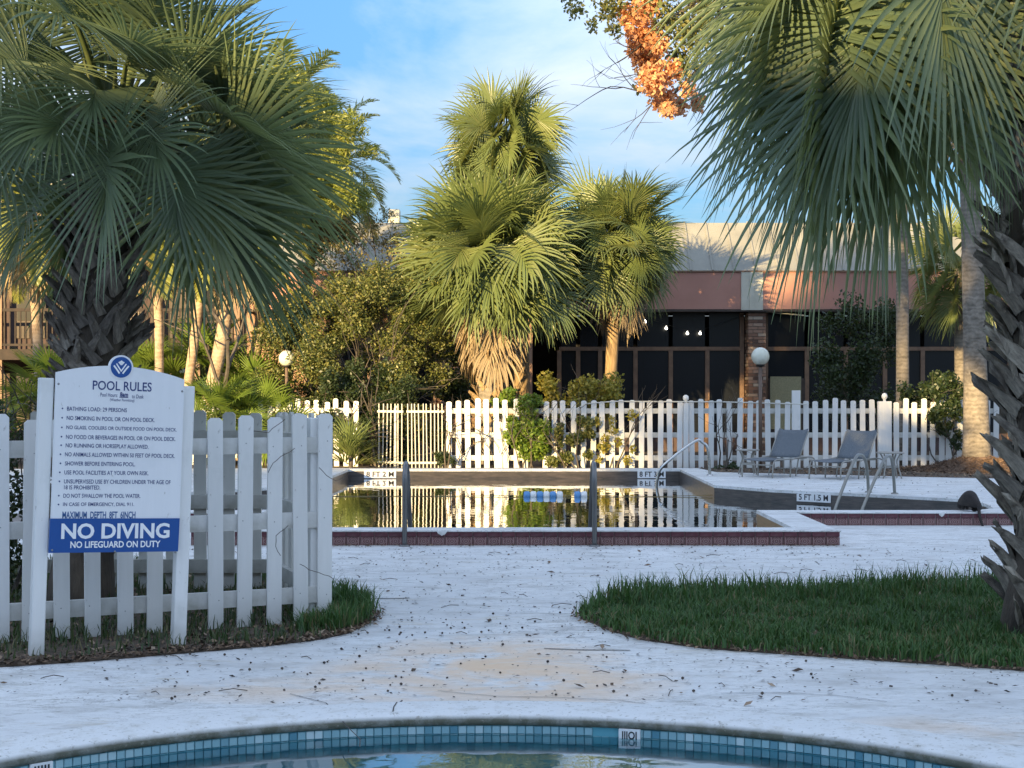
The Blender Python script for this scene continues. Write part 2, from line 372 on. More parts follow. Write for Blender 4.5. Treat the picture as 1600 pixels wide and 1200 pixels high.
M['steel_dull'] = NT('dull_rail').col((.17, .17, .17)).set(rough=.35, metal=.8).m
M['steel_satin'] = NT('satin_rail').col((.26, .26, .24)).set(rough=.4, metal=.7).m
M['frame_tan'] = flat('tan_powder_coat', (.30, .29, .26), .45, .2)
t = NT('grey_sling'); t.col(t.ramp(t.noise(160, 2), [(.4, (.085, .10, .115)), (.6, (.17, .19, .21))])).set(rough=.8); M['sling'] = t.m
M['globe'] = speckled('opal_globe', (.62, .62, .50), (.74, .74, .64), 4, .25, 0)
M['pole'] = speckled('rusty_pole', (.10, .07, .05), (.19, .13, .10), 8, .7, .002, (4, 4, .5))
def fascia_mat():
    t = NT('pink_fascia'); n = t.noise(1.5, 5, .6); g = t.noise(30, 3, .5, st=(1, 1, .03))
    c = t.ramp(n, [(.3, (.40, .19, .14)), (.7, (.50, .25, .19))]); c = t.mix(t.math('MULTIPLY', g, .3), c, (.35, .22, .19))
    t.col(c).set(rough=.7); return t.m
M['fascia'] = fascia_mat()
M['cream'] = speckled('cream_metal', (.50, .49, .40), (.62, .60, .50), 3, .5, 0)
M['roof'] = speckled('roof_sheet', (.22, .215, .185), (.32, .31, .26), 1.2, .7, .004, (1, 1, .4))
M['soffit'] = flat('dark_soffit', (.03, .027, .025), .8)
M['brown'] = speckled('brown_frame', (.16, .095, .06), (.26, .16, .10), 6, .6, 0)
M['dark_frame'] = speckled('dark_frame', (.035, .025, .02), (.065, .045, .035), 6, .6, 0)
t = NT('dark_screen'); t.col((.010, .012, .016)).set(rough=.25, spec=.25); M['screen'] = t.m
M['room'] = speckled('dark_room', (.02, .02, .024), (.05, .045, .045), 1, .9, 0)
M['board'] = speckled('chipboard', (.24, .225, .13), (.33, .31, .19), 30, .8, 0)
M['stucco'] = speckled('stucco_wall', (.34, .20, .14), (.46, .29, .20), 3, .9, .004)
M['brick'] = (lambda t: (t.col(t.ramp(t.island(), [(0, (.10, .06, .045)), (.4, (.22, .12, .08)), (.75, (.32, .20, .14)), (1, (.42, .34, .26))])).set(rough=.9), t.m)[1])(NT('old_brick'))
M['mortar'] = speckled('mortar', (.10, .085, .07), (.16, .14, .12), 10, .9, 0)
M['motel_wall'] = speckled('maroon_siding', (.05, .032, .032), (.085, .055, .052), 3, .8, .003, (1, 1, .1))
M['motel_dark'] = speckled('dark_wood', (.022, .017, .015), (.05, .035, .028), 5, .8, 0)
M['curtain'] = speckled('curtain', (.18, .15, .12), (.30, .26, .22), 2, .9, 0)
M['bulb'] = (lambda t: (t.b.inputs['Emission Color'].__setattr__('default_value', (1, .93, .78, 1)), t.b.inputs['Emission Strength'].__setattr__('default_value', 3.0), t.m)[2])(NT('lit_bulb'))
M['wire'] = flat('black_wire', (.02, .02, .02), .6)
M['float_blue'] = flat('float_blue', (.10, .28, .55), .4)
M['float_white'] = flat('float_white', (.75, .76, .74), .4)
M['rope'] = flat('faded_rope', (.22, .17, .08), .8)
M['fur'] = speckled('brown_black_fur', (.012, .010, .010), (.035, .026, .022), 30, .8, .006)
M['litter'] = (lambda t: (t.col(t.ramp(t.island(), [(0, (.045, .03, .022)), (.5, (.12, .075, .045)), (.85, (.24, .16, .10)), (1, (.36, .28, .20))])).set(rough=.9), t.m)[1])(NT('fallen_leaf'))
M['litter_dark'] = (lambda t: (t.col(t.ramp(t.island(), [(0, (.025, .02, .018)), (.7, (.07, .055, .045)), (1, (.10, .08, .06))])).set(rough=.9), t.m)[1])(NT('deck_debris'))
def grass_mat(name, a, b, c):
    t = NT(name); t.col(t.ramp(t.math('ADD', t.math('MULTIPLY', t.island(), .62), t.math('MULTIPLY', t.noise(1.6, 4), .38)), [(.15, a), (.42, b), (.70, c), (.78, (.16, .14, .06)), (.84, (.24, .18, .09))])).set(rough=.6).glow_through(.25, (.08, .15, .03)); return t.m
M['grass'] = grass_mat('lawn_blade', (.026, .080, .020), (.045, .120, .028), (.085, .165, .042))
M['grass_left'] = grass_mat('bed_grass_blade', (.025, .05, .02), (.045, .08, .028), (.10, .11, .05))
M['white_metal'] = speckled('white_gate_metal', (.50, .48, .42), (.72, .70, .62), 12, .5, 0)
# ------------------------------------------------------------------ setting: ground, decks, pools
def structure(name, vf, mat, parent=None):
    me = bpy.data.meshes.new(name); me.from_pydata(vf[0], [], vf[1]); me.materials.append(mat); me.update()
    o = link(bpy.data.objects.new(name, me), parent)
    if parent is None: o['kind'] = 'structure'
    return o
RZ = .13; WZ = -.02                                   # raised deck top, pool water
inner = [(-2.5, 13.7), (2.5, 13.7), (2.5, 15.7), (4.75, 15.7), (5.0, 15.95), (5.12, 16.6), (5.04, 17.35), (4.1, 18.25), (3.2, 19.0), (2.62, 19.9), (2.62, 24.0), (-2.55, 24.0),
         (-2.62, 19.9), (-4.6, 17.75), (-5.04, 17.3), (-5.12, 16.6), (-5.0, 15.95), (-4.75, 15.7), (-2.5, 15.7)]
outer = [(-2.8, 13.4), (2.85, 13.4), (2.85, 15.4), (16, 15.4), (16, 18.0), (6.2, 21.6), (3.07, 23.1), (2.95, 24.3), (-3.2, 24.3), (-9, 24.0), (-16, 22), (-16, 15.4), (-2.8, 15.4)]
WC = (-.10, 3.87); WR = 2.42; WCW = .29               # wading pool centre, radius, rim width
wz = -.066
def circ(r, n=120, c=WC): return [(c[0]+r*math.cos(2*math.pi*i/n), c[1]+r*math.sin(2*math.pi*i/n)) for i in range(n)]
v, f = sheet([(-600, -400), (600, -400), (600, 900), (-600, 900)], [circ(WR+.1, 40), [(-5.5, 13.6), (5.5, 13.6), (5.5, 24.2), (-5.5, 24.2)]], -.03)
structure('ground', (v, f), M['soil'])
v, f = sheet([(-18, -8), (18, -8), (18, 15.4), (2.85, 15.4), (2.85, 13.4), (-2.8, 13.4), (-2.8, 15.4), (-18, 15.4)], [circ(WR+WCW-.02, 120)], 0)
structure('lower_deck', (v, f), M['deck'])
mb = MB(); v, f = sheet(outer, [inner], RZ); mb.add(v, f)
def skirt(mb, poly, z0, z1, mi=0, flip=False, closed=True):
    n = len(poly); 
    for i in range(n if closed else n-1):
        a, b = poly[i], poly[(i+1) % n]; q = [(a[0], a[1], z0), (b[0], b[1], z0), (b[0], b[1], z1), (a[0], a[1], z1)]
        mb.add(q, [(0, 1, 2, 3) if not flip else (3, 2, 1, 0)], mi)
skirt(mb, outer, -.1, RZ, 1)
skirt(mb, inner, RZ-.035, RZ, 0, True)
deck = mb.obj('raised_deck', [M['coping'], M['grout']]); deck['kind'] = 'structure'
# the basin: a dark band of waterline tile under the coping, plaster below
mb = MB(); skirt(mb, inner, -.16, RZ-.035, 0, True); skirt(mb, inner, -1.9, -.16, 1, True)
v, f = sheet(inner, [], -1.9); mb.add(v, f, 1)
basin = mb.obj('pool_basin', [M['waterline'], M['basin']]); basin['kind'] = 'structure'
v, f = sheet(inner, [], WZ); o = structure('pool_water', (v, f), M['water'])
# riser tiles, each a piece of the raised deck
def box_mesh(name, sx, sy, sz, mat, ch=.002):
    return MB().box(-sx/2, sx/2, -sy/2, sy/2, -sz/2, sz/2, ch=ch).mesh(name, mat)
tt = box_mesh('tile', .1185, .010, .050, M['tile_top'], .004); tl = box_mesh('tile', .1185, .008, .070, M['tile_low'])
def riser(x0, x1, y):
    n = round((x1-x0)/.1235); pt = (x1-x0)/n
    for i in range(n):
        x = x0 + pt*(i+.5)
        part('tile', tt, deck, (x, y-.006+rng.uniform(-.0008, .0008), .099)); part('tile', tl, deck, (x, y-.0045+rng.uniform(-.0008, .0008), .036))
riser(-2.8, 2.86, 13.4); riser(2.87, 7.0, 15.4); riser(-4.0, -2.82, 15.4)
lip = MB()
def lipbox(x0, x1, y): lip.box(x0, x1, y-.018, y+.001, RZ-.012, RZ+.0015, ch=.003)
lipbox(-2.81, 2.87, 13.4); lipbox(2.87, 16, 15.4); lipbox(-16, -2.82, 15.4)
lip.obj('coping_lip', M['coping'], deck)
for x, y, s in ((-.61, 13.372, .05), (4.3, 15.372, .035)):       # a broken chip of coping paint hanging over the tile
    c = MB().add([(-s, 0, .01), (s, 0, .01), (s*.6, -.004, -.02), (0, -.004, -.034), (-s*.7, -.004, -.015)], [(0, 4, 3, 2, 1)]).obj('paint_chip', M['coping'], deck, (x, y, RZ-.01))
# wading pool: rounded worn rim, one row of mosaic above the water and two below, shallow plaster bowl
prof = [(WR+WCW, -.02), (WR+WCW, .014), (WR+WCW-.02, .021), (WR+.05, .022), (WR+.015, .012), (WR, -.006), (WR+.004, -.024), (WR+.02, -.030)]
mb = MB().lathe([(r, z) for r, z in prof], (0, 0, 0), 160)
rim = mb.obj('wading_pool_rim', M['rim'], None, (WC[0], WC[1], 0), smooth=True); rim['kind'] = 'structure'
mb = MB().lathe([(WR+.02, -.028), (WR+.02, -.42), (WR-.10, -.47), (0.01, -.50)][::1], (0, 0, 0), 120)
wb = mb.obj('wading_pool_basin', M['wading_basin'], None, (WC[0], WC[1], 0), smooth=True); wb['kind'] = 'structure'
mos = box_mesh('mosaic_tile', .0315, .006, .0315, M['mosaic'], .002)
nt_ = 0; step = .0345/(WR+.012)
th = 90 - 0.0; rows = (-.0465, -.081, -.1155)
kmax = int(R(56)/step)
band = MB(); 
for row, z in enumerate(rows):
    for k in range(-kmax, kmax+1):
        a = math.pi/2 - k*step
        if row == 0 or (row == 1 and abs(k) < 25):
            if row == 0 and k in range(13, 16): continue
            p = part('mosaic_tile', mos, wb, ((WR+.013)*math.cos(a), (WR+.013)*math.sin(a), z), (0, 0, a-math.pi/2))
        else:
            Mx = Matrix.Translation(((WR+.013)*math.cos(a), (WR+.013)*math.sin(a), z)) @ Matrix.Rotation(a-math.pi/2, 4, 'Z')
            band.box(-.0157, .0157, -.003, .003, -.0157, .0157, M=Mx)
o = band.obj('lower_mosaic_rows', (lambda t: (t.col(t.ramp(t.island(), [(0, (.06, .26, .34)), (.4, (.12, .34, .42)), (1, (.24, .48, .54))])).set(rough=.3), t.m)[1])(NT('blue_mosaic_low')), wb); o['kind'] = 'stuff'
mb = MB(); v, f = sheet(circ(WR+.02, 120), [], wz); o = structure('wading_water', (v, f), M['water_wading'])

# ------------------------------------------------------------------ writing
def text_mesh(s, mat, bold=0.0, depth=.001, w=None, h=None, shear=0):
    cu = bpy.data.curves.new('lettering', 'FONT'); cu.body = s; cu.align_x = 'LEFT'; cu.extrude = 0; cu.offset = bold; cu.shear = shear; cu.resolution_u = 3
    ob = bpy.data.objects.new('lettering', cu); COL.objects.link(ob)
    dg = bpy.context.evaluated_depsgraph_get(); me = bpy.data.meshes.new_from_object(ob.evaluated_get(dg)); bpy.data.objects.remove(ob)
    co = np.empty(len(me.vertices)*3, np.float32); me.vertices.foreach_get('co', co); co = co.reshape(-1, 3)
    x0, y0 = co[:, 0].min(), co[:, 1].min(); x1, y1 = co[:, 0].max(), co[:, 1].max()
    sy = (h/(y1-y0)) if h else 1; sx = (w/(x1-x0)) if w else sy
    n = np.empty_like(co); n[:, 0] = (co[:, 0]-x0)*sx; n[:, 1] = 0; n[:, 2] = (co[:, 1]-y0)*sy
    me.vertices.foreach_set('co', n.ravel()); me.materials.clear(); me.materials.append(mat); me.update(); return me
def letters(name, s, mat, parent, x, z, y, w, h, bold=.012):
    return part(name, text_mesh(s, mat, bold, w=w, h=h), parent, (x, y, z))

# depth markers let into the pool walls
def marker(label, txt, loc, rz, w, h, mat=None, tw=None, lean=0):
    t = thing('depth_marker', label, 'depth marker', loc, 'depth markers of the pools', rz)
    MB().box(-w/2, w/2, -.006, .006, -h/2, h/2, ch=.001).obj('plate', mat or M['sign_white'], t)
    letters('lettering', txt, M['black_letter'], t, -(tw or w*.86)/2, -h*.33, -.0075, tw or w*.86, h*.66, .02)
    return t
marker('white 8 FT 2 M depth marker at the left end of the far pool wall', '8 FT 2 M', (-2.06, 23.992, .052), 0, .50, .125)
marker('white 8 FT 3 M depth marker on the far pool wall beside the curved handrail', '8 FT 3 M', (2.18, 23.992, .052), 0, .44, .125)
a = math.atan2(-.75, .9)
marker('white 5 FT 1.5 M depth marker left of the paired handrails', '5 FT 1.5 M', (3.66-.005, 18.615-.006, .058), a, .46, .11)
for nm, px, txt in (('small white marker tile in the blue mosaic right of the middle', 988, 'IIIOI'), ('small white marker tile in the blue mosaic at the lower left corner', 55, 'IIIII')):
    X = (px-800)/F*6.1 if px > 500 else (px-800)/F*5.6
    a = math.acos((X-WC[0])/(WR+.01))
    marker(nm, txt, (WC[0]+(WR+.006)*math.cos(a), WC[1]+(WR+.006)*math.sin(a), -.052), a-math.pi/2, .088, .05, tw=.060)

# deck joints: narrow grooves filled dark
def strip(pts, w, z=.004):
    mb = MB(); pts = [Vector(p) for p in pts]
    for i in range(len(pts)-1):
        d = (pts[i+1]-pts[i]).normalized(); n = Vector((-d.y, d.x, 0))*w/2
        q = [pts[i]-n, pts[i+1]-n, pts[i+1]+n, pts[i]+n]; mb.add([(p.x, p.y, z) for p in q], [(0, 1, 2, 3)])
    return mb
j = MB()
for pl, w in (([gp(520, 934), gp(600, 936), gp(640, 935)], .022), ([gp(850, 1014), gp(900, 1016), gp(985, 1017)], .016)):
    s = strip(pl, w); j.add(s.v, s.f)
ring = circ(WR+WCW+.008, 160); rp = [Vector((*p, 0)) for p in ring if p[1] > WC[1]-.5]; s = strip(rp, .020); j.add(s.v, s.f)
x = -.49; s = strip([Vector((x, 6.32, 0)), Vector((x-.004, 6.42, 0)), Vector((x+.002, 6.52, 0))], .005, .0235); j.add(s.v, s.f)
for k in range(16):                                                     # hairline cracks
    p = Vector((rng.uniform(-3, 4.5), rng.uniform(6.7, 12.6), 0)); a = rng.uniform(-.5, .5); pl = [p]
    for _ in range(rng.randint(3, 7)): a += rng.uniform(-.5, .5); p = p + Vector((math.cos(a), math.sin(a), 0))*rng.uniform(.1, .3); pl.append(p)
    s = strip(pl, .0045); j.add(s.v, s.f)
jo = j.obj('deck_joints', M['joint']); jo['kind'] = 'structure'

# ------------------------------------------------------------------ picket fences
def picket_mesh(w, h, th, kind='dog', mat=None):
    c = w*.22
    if kind == 'dog': top = [(w/2, h-c), (w/2-c, h), (-w/2+c, h), (-w/2, h-c)]
    else: top = [(w/2, h-c*.8), (w*.25, h), (-w*.25, h), (-w/2, h-c*.8)]
    m = MB().prism([(-w/2, 0), (w/2, 0)] + top, -th/2, th/2).mesh('picket', mat); return m
def rail_box(L, h, th, mat): return MB().box(0, L, -th/2, th/2, -h/2, h/2).mesh('rail', mat)
def fence(label, p0, p1, xs, pm, rails, rh, z0, mat, yoff=.028, jit=.006, group='white picket fences', skip=(), lean=0):
    d = Vector((p1[0]-p0[0], p1[1]-p0[1], 0)); L = d.length; a = math.atan2(d.y, d.x)
    t = thing('picket_fence', label, 'fence', (p0[0], p0[1], z0), group, a)
    rm = rail_box(L, rh, .036, mat)
    for z in rails: part('rail', rm, t, (0, yoff, z))
    for i, x in enumerate(xs):
        if i in skip: continue
        sc = 1 + rng.uniform(-jit, jit)*1.5
        part('picket', pm[i % len(pm)] if isinstance(pm, list) else pm, t, (x+rng.uniform(-jit, jit)*.5, rng.uniform(-.002, .002), rng.uniform(-jit, jit)), (0, rng.uniform(-jit, jit)*1.4, 0), (1, 1, sc))
    return t
# near corner bed: front run, returning side, back run
PN = picket_mesh(.084, 1.195, .02, 'dog', M['picket'])
A0 = Vector((-2.80, 8.02, 0)); A1 = Vector((-1.06, 8.84, 0)); dA = (A1-A0); LA = dA.length; uA = dA.normalized()
def onA(px):       # where the sight line through this photograph column meets the front run
    k = (px-800)/F; s = (k*A0.y - A0.x)/(uA.x - k*uA.y); return s
xsA = [onA(p) for p in (3, 46, 96, 145, 195, 242, 293, 336, 381, 427, 470, 506)]
fa = fence('near white picket fence right in front, behind the pool rules sign', A0, A1, xsA, PN, (.165, .595, 1.025), .09, .01, M['picket'], skip=(6,), jit=.009)
PNW = picket_mesh(.084, 1.195, .02, 'dog', M['picket_beige'])
B0 = Vector((-3.3, 10.3, 0)); B1 = Vector((-1.60, 10.3, 0))
fb = fence('back run of beige picket fence closing the near bed, seen through the front pickets', B0, B1, [.10+.185*i for i in range(10)], PNW, (.165, .595, 1.025), .09, .01, M['picket_beige'], yoff=-.03)
fc = fence('short side run of picket fence at the open right end of the near bed', Vector((-1.57, 10.24, 0)), Vector((-1.10, 8.95, 0)), [.10, .29, .48, .67, .86, 1.06, 1.25], PNW, (.165, .595, 1.025), .09, .01, M['picket_beige'], yoff=-.03)
nail = MB().lathe([(.001, .0025), (.0032, .0015), (.0036, 0)], n=6).mesh('nail', M['screw'])
for q in [c for c in fa.children if c.name.startswith('picket')]:
    for z in (.165, .595, 1.025):
        if rng.random() < .8: part('nail', nail, q, (rng.uniform(-.02, .02), -.0105, z+rng.uniform(-.02, .02)), (R(90), 0, 0))
post = MB().box(-.045, .045, -.045, .045, 0, 1.20, ch=.004).mesh('post', M['picket'])
part('post', post, fa, (LA-.05, .075, -.02), (0, 0, 0))
# far run behind the pool; its pickets vary in height and lean
FY = 25.5; FZ = .02
PF = [picket_mesh(.088, 1.17, .02, 'round', M['picket']), picket_mesh(.088, 1.19, .02, 'round', M['picket'])]
def farx(px, Y=FY): return (px-800)/F*Y
def far_run(label, pa, pb, n, skip=(), hscale=1, Y0=FY, Y1=FY):
    p0 = Vector((farx(pa, Y0), Y0, 0)); p1 = Vector((farx(pb, Y1), Y1, 0)); L = (p1-p0).length
    return fence(label, p0, p1, [.045+(L-.09)*i/(n-1) for i in range(n)], PF, (.22*hscale, .60*hscale, 1.00*hscale), .085, FZ, M['picket'], jit=.014, skip=skip)
f1 = far_run('vine grown white picket fence behind the pool between metal gate and slim ball post', 697, 1066, 25, skip=(9,))
f2 = far_run('white picket fence behind the pool between the two ball topped posts, loungers in front', 1077, 1368, 20)
f3 = far_run('white picket fence run at the right end behind the pool, leafy vine hanging over it', 1396, 1560, 12, skip=(8,))
f4 = far_run('half hidden white picket fence left of the metal gate behind the dark bush', 300, 560, 18, Y0=26.6, Y1=26.0)
short = picket_mesh(.088, .80, .02, 'round', M['picket'])
part('picket', short, f1, (farx(781)-farx(697), -.002, .02)); part('picket', short, f3, (farx(1482)-farx(1396), -.002, .02))
def ballpost(label, px, w, h):
    t = thing('fence_post', label, 'post', (farx(px), FY+.0, FZ), 'ball topped fence posts')
    MB().box(-w/2, w/2, -.05, .05, 0, h, ch=.004).obj('post_shaft', M['picket'], t)
    MB().lathe([(0.001, h), (.03, h), (.022, h+.02), (.022, h+.03), (.045, h+.055), (.052, h+.085), (.042, h+.118), (.02, h+.135), (0.001, h+.138)], n=14).obj('ball', M['picket'], t, smooth=True)
ballpost('slim white post with ball finial in line above the curved single handrail', 1071.5, .085, 1.13)
ballpost('broad white post with ball finial between the two loungers and the right side table', 1382, .22, 1.16)
t = tag(MB().box(-.07, .07, -.02, .02, 0, 1.34, ch=.004).obj('gate_post', M['picket'], None, (farx(1243), FY-.045, FZ)), 'taller flat white post standing above the pickets behind the left lounger', 'post')
# low cream bar along the fence top near the lamp
o = tag(MB().tube([(farx(900), FY-.06, 1.05), (farx(915), FY-.06, 1.14), (farx(960), FY-.06, 1.18), (farx(1130), FY-.06, 1.17), (farx(1260), FY-.06, 1.13)], .010, 6).obj('fence_bar', M['white_metal']), 'thin cream bar running along the top of the far picket fence', 'rail')

# metal gate and bars between the picket runs
def bar_panel(label, pa, pb, n, hinge, Ya=FY, Yb=FY, skew=0, cat='gate'):
    p0 = Vector((farx(pa, Ya), Ya, 0)); p1 = Vector((farx(pb, Yb), Yb, 0)); d = p1-p0; L = d.length
    t = thing('metal_gate', label, cat, (p0.x, p0.y, .04), 'white metal bar panels', math.atan2(d.y, d.x))
    b = MB().tube([(0, 0, -.02), (0.01*0, 0, 1.10)], .010, 6).mesh('bar', M['white_metal'])
    for i in range(n): part('bar', b, t, (.03+(L-.06)*i/(n-1), 0, 0), (0, rng.uniform(-.012, .012)+skew, 0))
    for z in (.12, .97): MB().box(0, L, -.012, .012, z-.018, z+.018).obj('rail', M['white_metal'], t)
    if hinge is not None: MB().tube([(hinge, 0, -.04), (hinge, 0, 1.02), (hinge+.03, 0, 1.06)], .022, 8).obj('gate_post', M['white_metal'], t)
    return t
bar_panel('rusty white metal gate panel of thin upright bars left of its hinge post', 590, 630, 7, .40, 25.8, 25.45, .012)
bar_panel('white metal bar panel between the hinge post and the sunlit picket fence', 635, 694, 10, None, 25.45, 25.5, -.01)

# ------------------------------------------------------------------ the pool rules sign
S0 = Vector((-2.384, 7.70, 0)); th_s = R(27); 
sg = thing('pool_rules_sign', 'white pool rules board with blue no diving panel on two leaning white posts', 'sign', S0, None, th_s)
sg.rotation_euler = (0, R(2.0), th_s)
SW = .72                                     # post to post along the board
def sgp(px, py):                              # photograph position -> place on the leaning board
    xl = 57 + (1030-py)/440*15
    k = 310*(1 - .030*(px-xl)/226)
    u = (px-xl)/226*SW; v = CH + (HZ-py)/(F/(7.70+.0014*(px-xl)))
    return u, v
for i, (x, h) in enumerate(((0, 1.41), (SW, 1.395))):
    MB().box(x-.034, x+.034, -.02, .05, -.03, h, ch=.004).obj('post', M['picket'], sg)
bx0, bx1 = .038, .690; zb, zt, za = .535, 1.440, 1.490
arc = [(bx0+(bx1-bx0)*i/16, zt + (za-zt)*(1-((i-8)/8)**2) - .012*(i/16)) for i in range(17)]
MB().prism([(bx0, .70), (bx1, .70)] + arc[::-1], -.044, -.024).obj('board', M['sign_white'], sg)
MB().prism([(bx0-.006, zb), (bx1-.004, zb), (bx1-.001, .7065), (bx0-.004, .7065)], -.050, -.026).obj('no_diving_panel', M['sign_blue'], sg)
cx = (bx0+bx1)/2 - .004; cz = 1.478
def disc(r, y, mat, n=32, cz_=cz):
    return MB().prism([(cx+r*math.cos(2*math.pi*i/n), cz_+r*math.sin(2*math.pi*i/n)) for i in range(n)], y, y+.004).mesh('emblem', mat)
em = part('emblem', MB().prism([(cx+.062*math.cos(2*math.pi*i/36), cz+.062*math.sin(2*math.pi*i/36)) for i in range(36)], -.047, -.024).mesh('emblem', M['sign_white']), sg)
part('emblem_disc', disc(.053, -.0495, M['sign_blue']), em)
mk = MB()
def stroke(pts, w):
    for i in range(len(pts)-1):
        a, b = Vector(pts[i]), Vector(pts[i+1]); d = (b-a).normalized(); n = Vector((-d.y, d.x))*w/2
        q = [a-n, b-n, b+n, a+n]; mk.add([(cx+p.x, -.0508, cz+p.y) for p in q], [(0, 1, 2, 3)])
for sgn in (-1, 1):
    stroke([(sgn*.038, .008), (sgn*.022, -.012), (sgn*.008, -.032)], .0085)
    stroke([(sgn*.025, .018), (sgn*.012, -.002), (-sgn*.002, -.022)], .0065)
    stroke([(sgn*.014, .027), (0, .012)], .007)
mk.add([(cx-.012, -.0508, cz+.026), (cx, -.0508, cz+.016), (cx+.012, -.0508, cz+.026), (cx, -.0508, cz+.036)], [(0, 1, 2, 3)])
mk.obj('emblem_mark', M['white_letter'], em)
FRONT = -.0455
def line(txt, pxa, pxb, py, cap, mat=M['ink'], bold=.004, y=FRONT, bullet=None, base=False):
    ua, v = sgp(pxa, py); ub, _ = sgp(pxb, py); h = cap/308
    o = letters('lettering', txt, mat, sg, ua, v-h/2, y, ub-ua, h, bold)
    if bullet:
        u, _ = sgp(bullet, py); r = .0042
        part('bullet', MB().prism([(r*math.cos(k*math.pi/4), r*math.sin(k*math.pi/4)) for k in range(8)], 0, .001).mesh('bullet', mat), sg, (u, y, v))
line('POOL RULES', 141, 235, 599.0, 14.5, bold=.010)
line('Pool Hours:', 153, 180, 613.5, 6, bold=0); line('8am', 184, 197, 612, 7, bold=.03); line('to Dusk', 203, 222, 614.5, 6, bold=0)
part('strike', MB().add([(0, 0, 0), (.045, 0, 0), (.045, 0, .004), (0, 0, .004)], [(0, 1, 2, 3)]).mesh('strike', M['ink']), sg, (*[sgp(183, 617)[0], FRONT], sgp(183, 617)[1]))
line('(Weather Permitting)', 168, 207, 621.5, 5.5, bold=0)
rows = [('BATHING LOAD: 29 PERSONS', 101, 195, 637), ('NO SMOKING IN POOL OR ON POOL DECK.', 100.5, 240, 651.5), ('NO GLASS, COOLERS OR OUTSIDE FOOD ON POOL DECK.', 100, 276, 666.5),
        ('NO FOOD OR BEVERAGES IN POOL OR ON POOL DECK.', 99.5, 274, 681), ('NO RUNNING OR HORSEPLAY ALLOWED.', 99, 230, 694.3), ('NO ANIMALS ALLOWED WITHIN 50 FEET OF POOL DECK.', 98, 273, 708.3),
        ('SHOWER BEFORE ENTERING POOL.', 98, 208.5, 722.5), ('USE POOL FACILITIES AT YOUR OWN RISK.', 97, 230, 736.5), ('UNSUPERVISED USE BY CHILDREN UNDER THE AGE OF', 96.5, 266, 750.5),
        ('18 IS PROHIBITED.', 96.5, 153, 759.8), ('DO NOT SWALLOW THE POOL WATER.', 95.5, 217, 772.8), ('IN CASE OF EMERGENCY, DIAL 911.', 95, 207, 786.5)]
for s_, a_, b_, y_ in rows: line(s_, a_, b_, y_, 6.4, bold=.006, bullet=None if s_.startswith('18') else a_-7)
line('MAXIMUM  DEPTH  8FT  6INCH', 94, 209, 802.8, 11, mat=M['ink_blue'], bold=.02)
line('NO DIVING', 92, 264, 828, 24.5, mat=M['white_letter'], bold=.030, y=-.0515)
line('NO LIFEGUARD ON DUTY', 106, 249, 848.5, 10.5, mat=M['white_letter'], bold=.025, y=-.0515)
sc = MB().lathe([(.001, .004), (.004, .003), (.006, 0)], n=8).mesh('screw', M['screw'])
for px, py, y in ((88, 599, -.044), (285, 604, -.044), (78, 858, -.050), (176, 857, -.050), (274, 855, -.050)):
    u, v = sgp(px, py); part('screw', sc, sg, (u, y, v), (R(90), 0, 0))

# ------------------------------------------------------------------ handrails
def rail_obj(label, pts, r=.021, mat=None, group='pool handrails', k=7):
    base = Vector(pts[0]); t = tag(MB().tube(smooth_path([Vector(p)-base for p in pts], k), r, 10).obj('handrail', mat or M['steel'], None, base, smooth=True), label, 'handrail', group)
    for i in (0, -1):
        p = Vector(pts[i])-base
        if Vector(pts[i]).z > -.01: MB().lathe([(r, .02), (r+.02, .015), (r+.028, 0), (r, 0)], p, 12).obj('flange', mat or M['steel'], t)
    return t
for lab, X in (('grey handrail standing on the near pool edge toward its left end', -.93), ('grey handrail standing on the near pool edge to the right of the floats', .715)):
    pts = [(X, 13.30, 0), (X, 13.31, .40), (X, 13.33, .60), (X+.0, 13.42, .70), (X+.0, 13.56, .69), (X, 13.72, .52), (X, 14.05, .05), (X, 14.3, -.35)]
    rail_obj(lab, pts, .022, M['steel_dull'])
Yq = 22.6
rail_obj('single bright curved handrail at the right wall of the main pool', [ap(1112, 742, 21.9).xyz[:2]+(.13,) if False else Vector((2.86, 22.2, .13)), Vector((2.83, 22.2, .50)), Vector((2.76, 22.2, .60)), Vector((2.64, 22.2, .62)), Vector((2.20, 22.1, .30)), Vector((2.10, 22.1, .12)), Vector((2.10, 22.1, -.10)), Vector((2.3, 22.1, -.25))], .022)
for lab, xa, xb, xc in (('left one of the paired handrails in the side bay beside the lounger', 1303, 1345, 1357), ('right one of the paired handrails in the side bay near the side table', 1344, 1390, 1398)):
    Yf = 18.0 if xa < 1320 else 17.7
    Y0 = Yf-.30; Y1 = Yf+.45
    pa = Vector(((xa-800)/F*Y0, Y0, -.06)); pb = Vector(((xb-12-800)/F*(Yf+.1), Yf+.1, .50)); pc = Vector(((xb-800)/F*(Yf+.3), Yf+.3, .585)); pd = Vector(((xc-3-800)/F*(Y1), Y1, .46)); pe = Vector(((xc-800)/F*Y1, Y1, .13))
    rail_obj(lab, [pe, pd, pc, pb, pa, pa+Vector((-.04, -.05, -.25))], .019, M['steel_satin'])

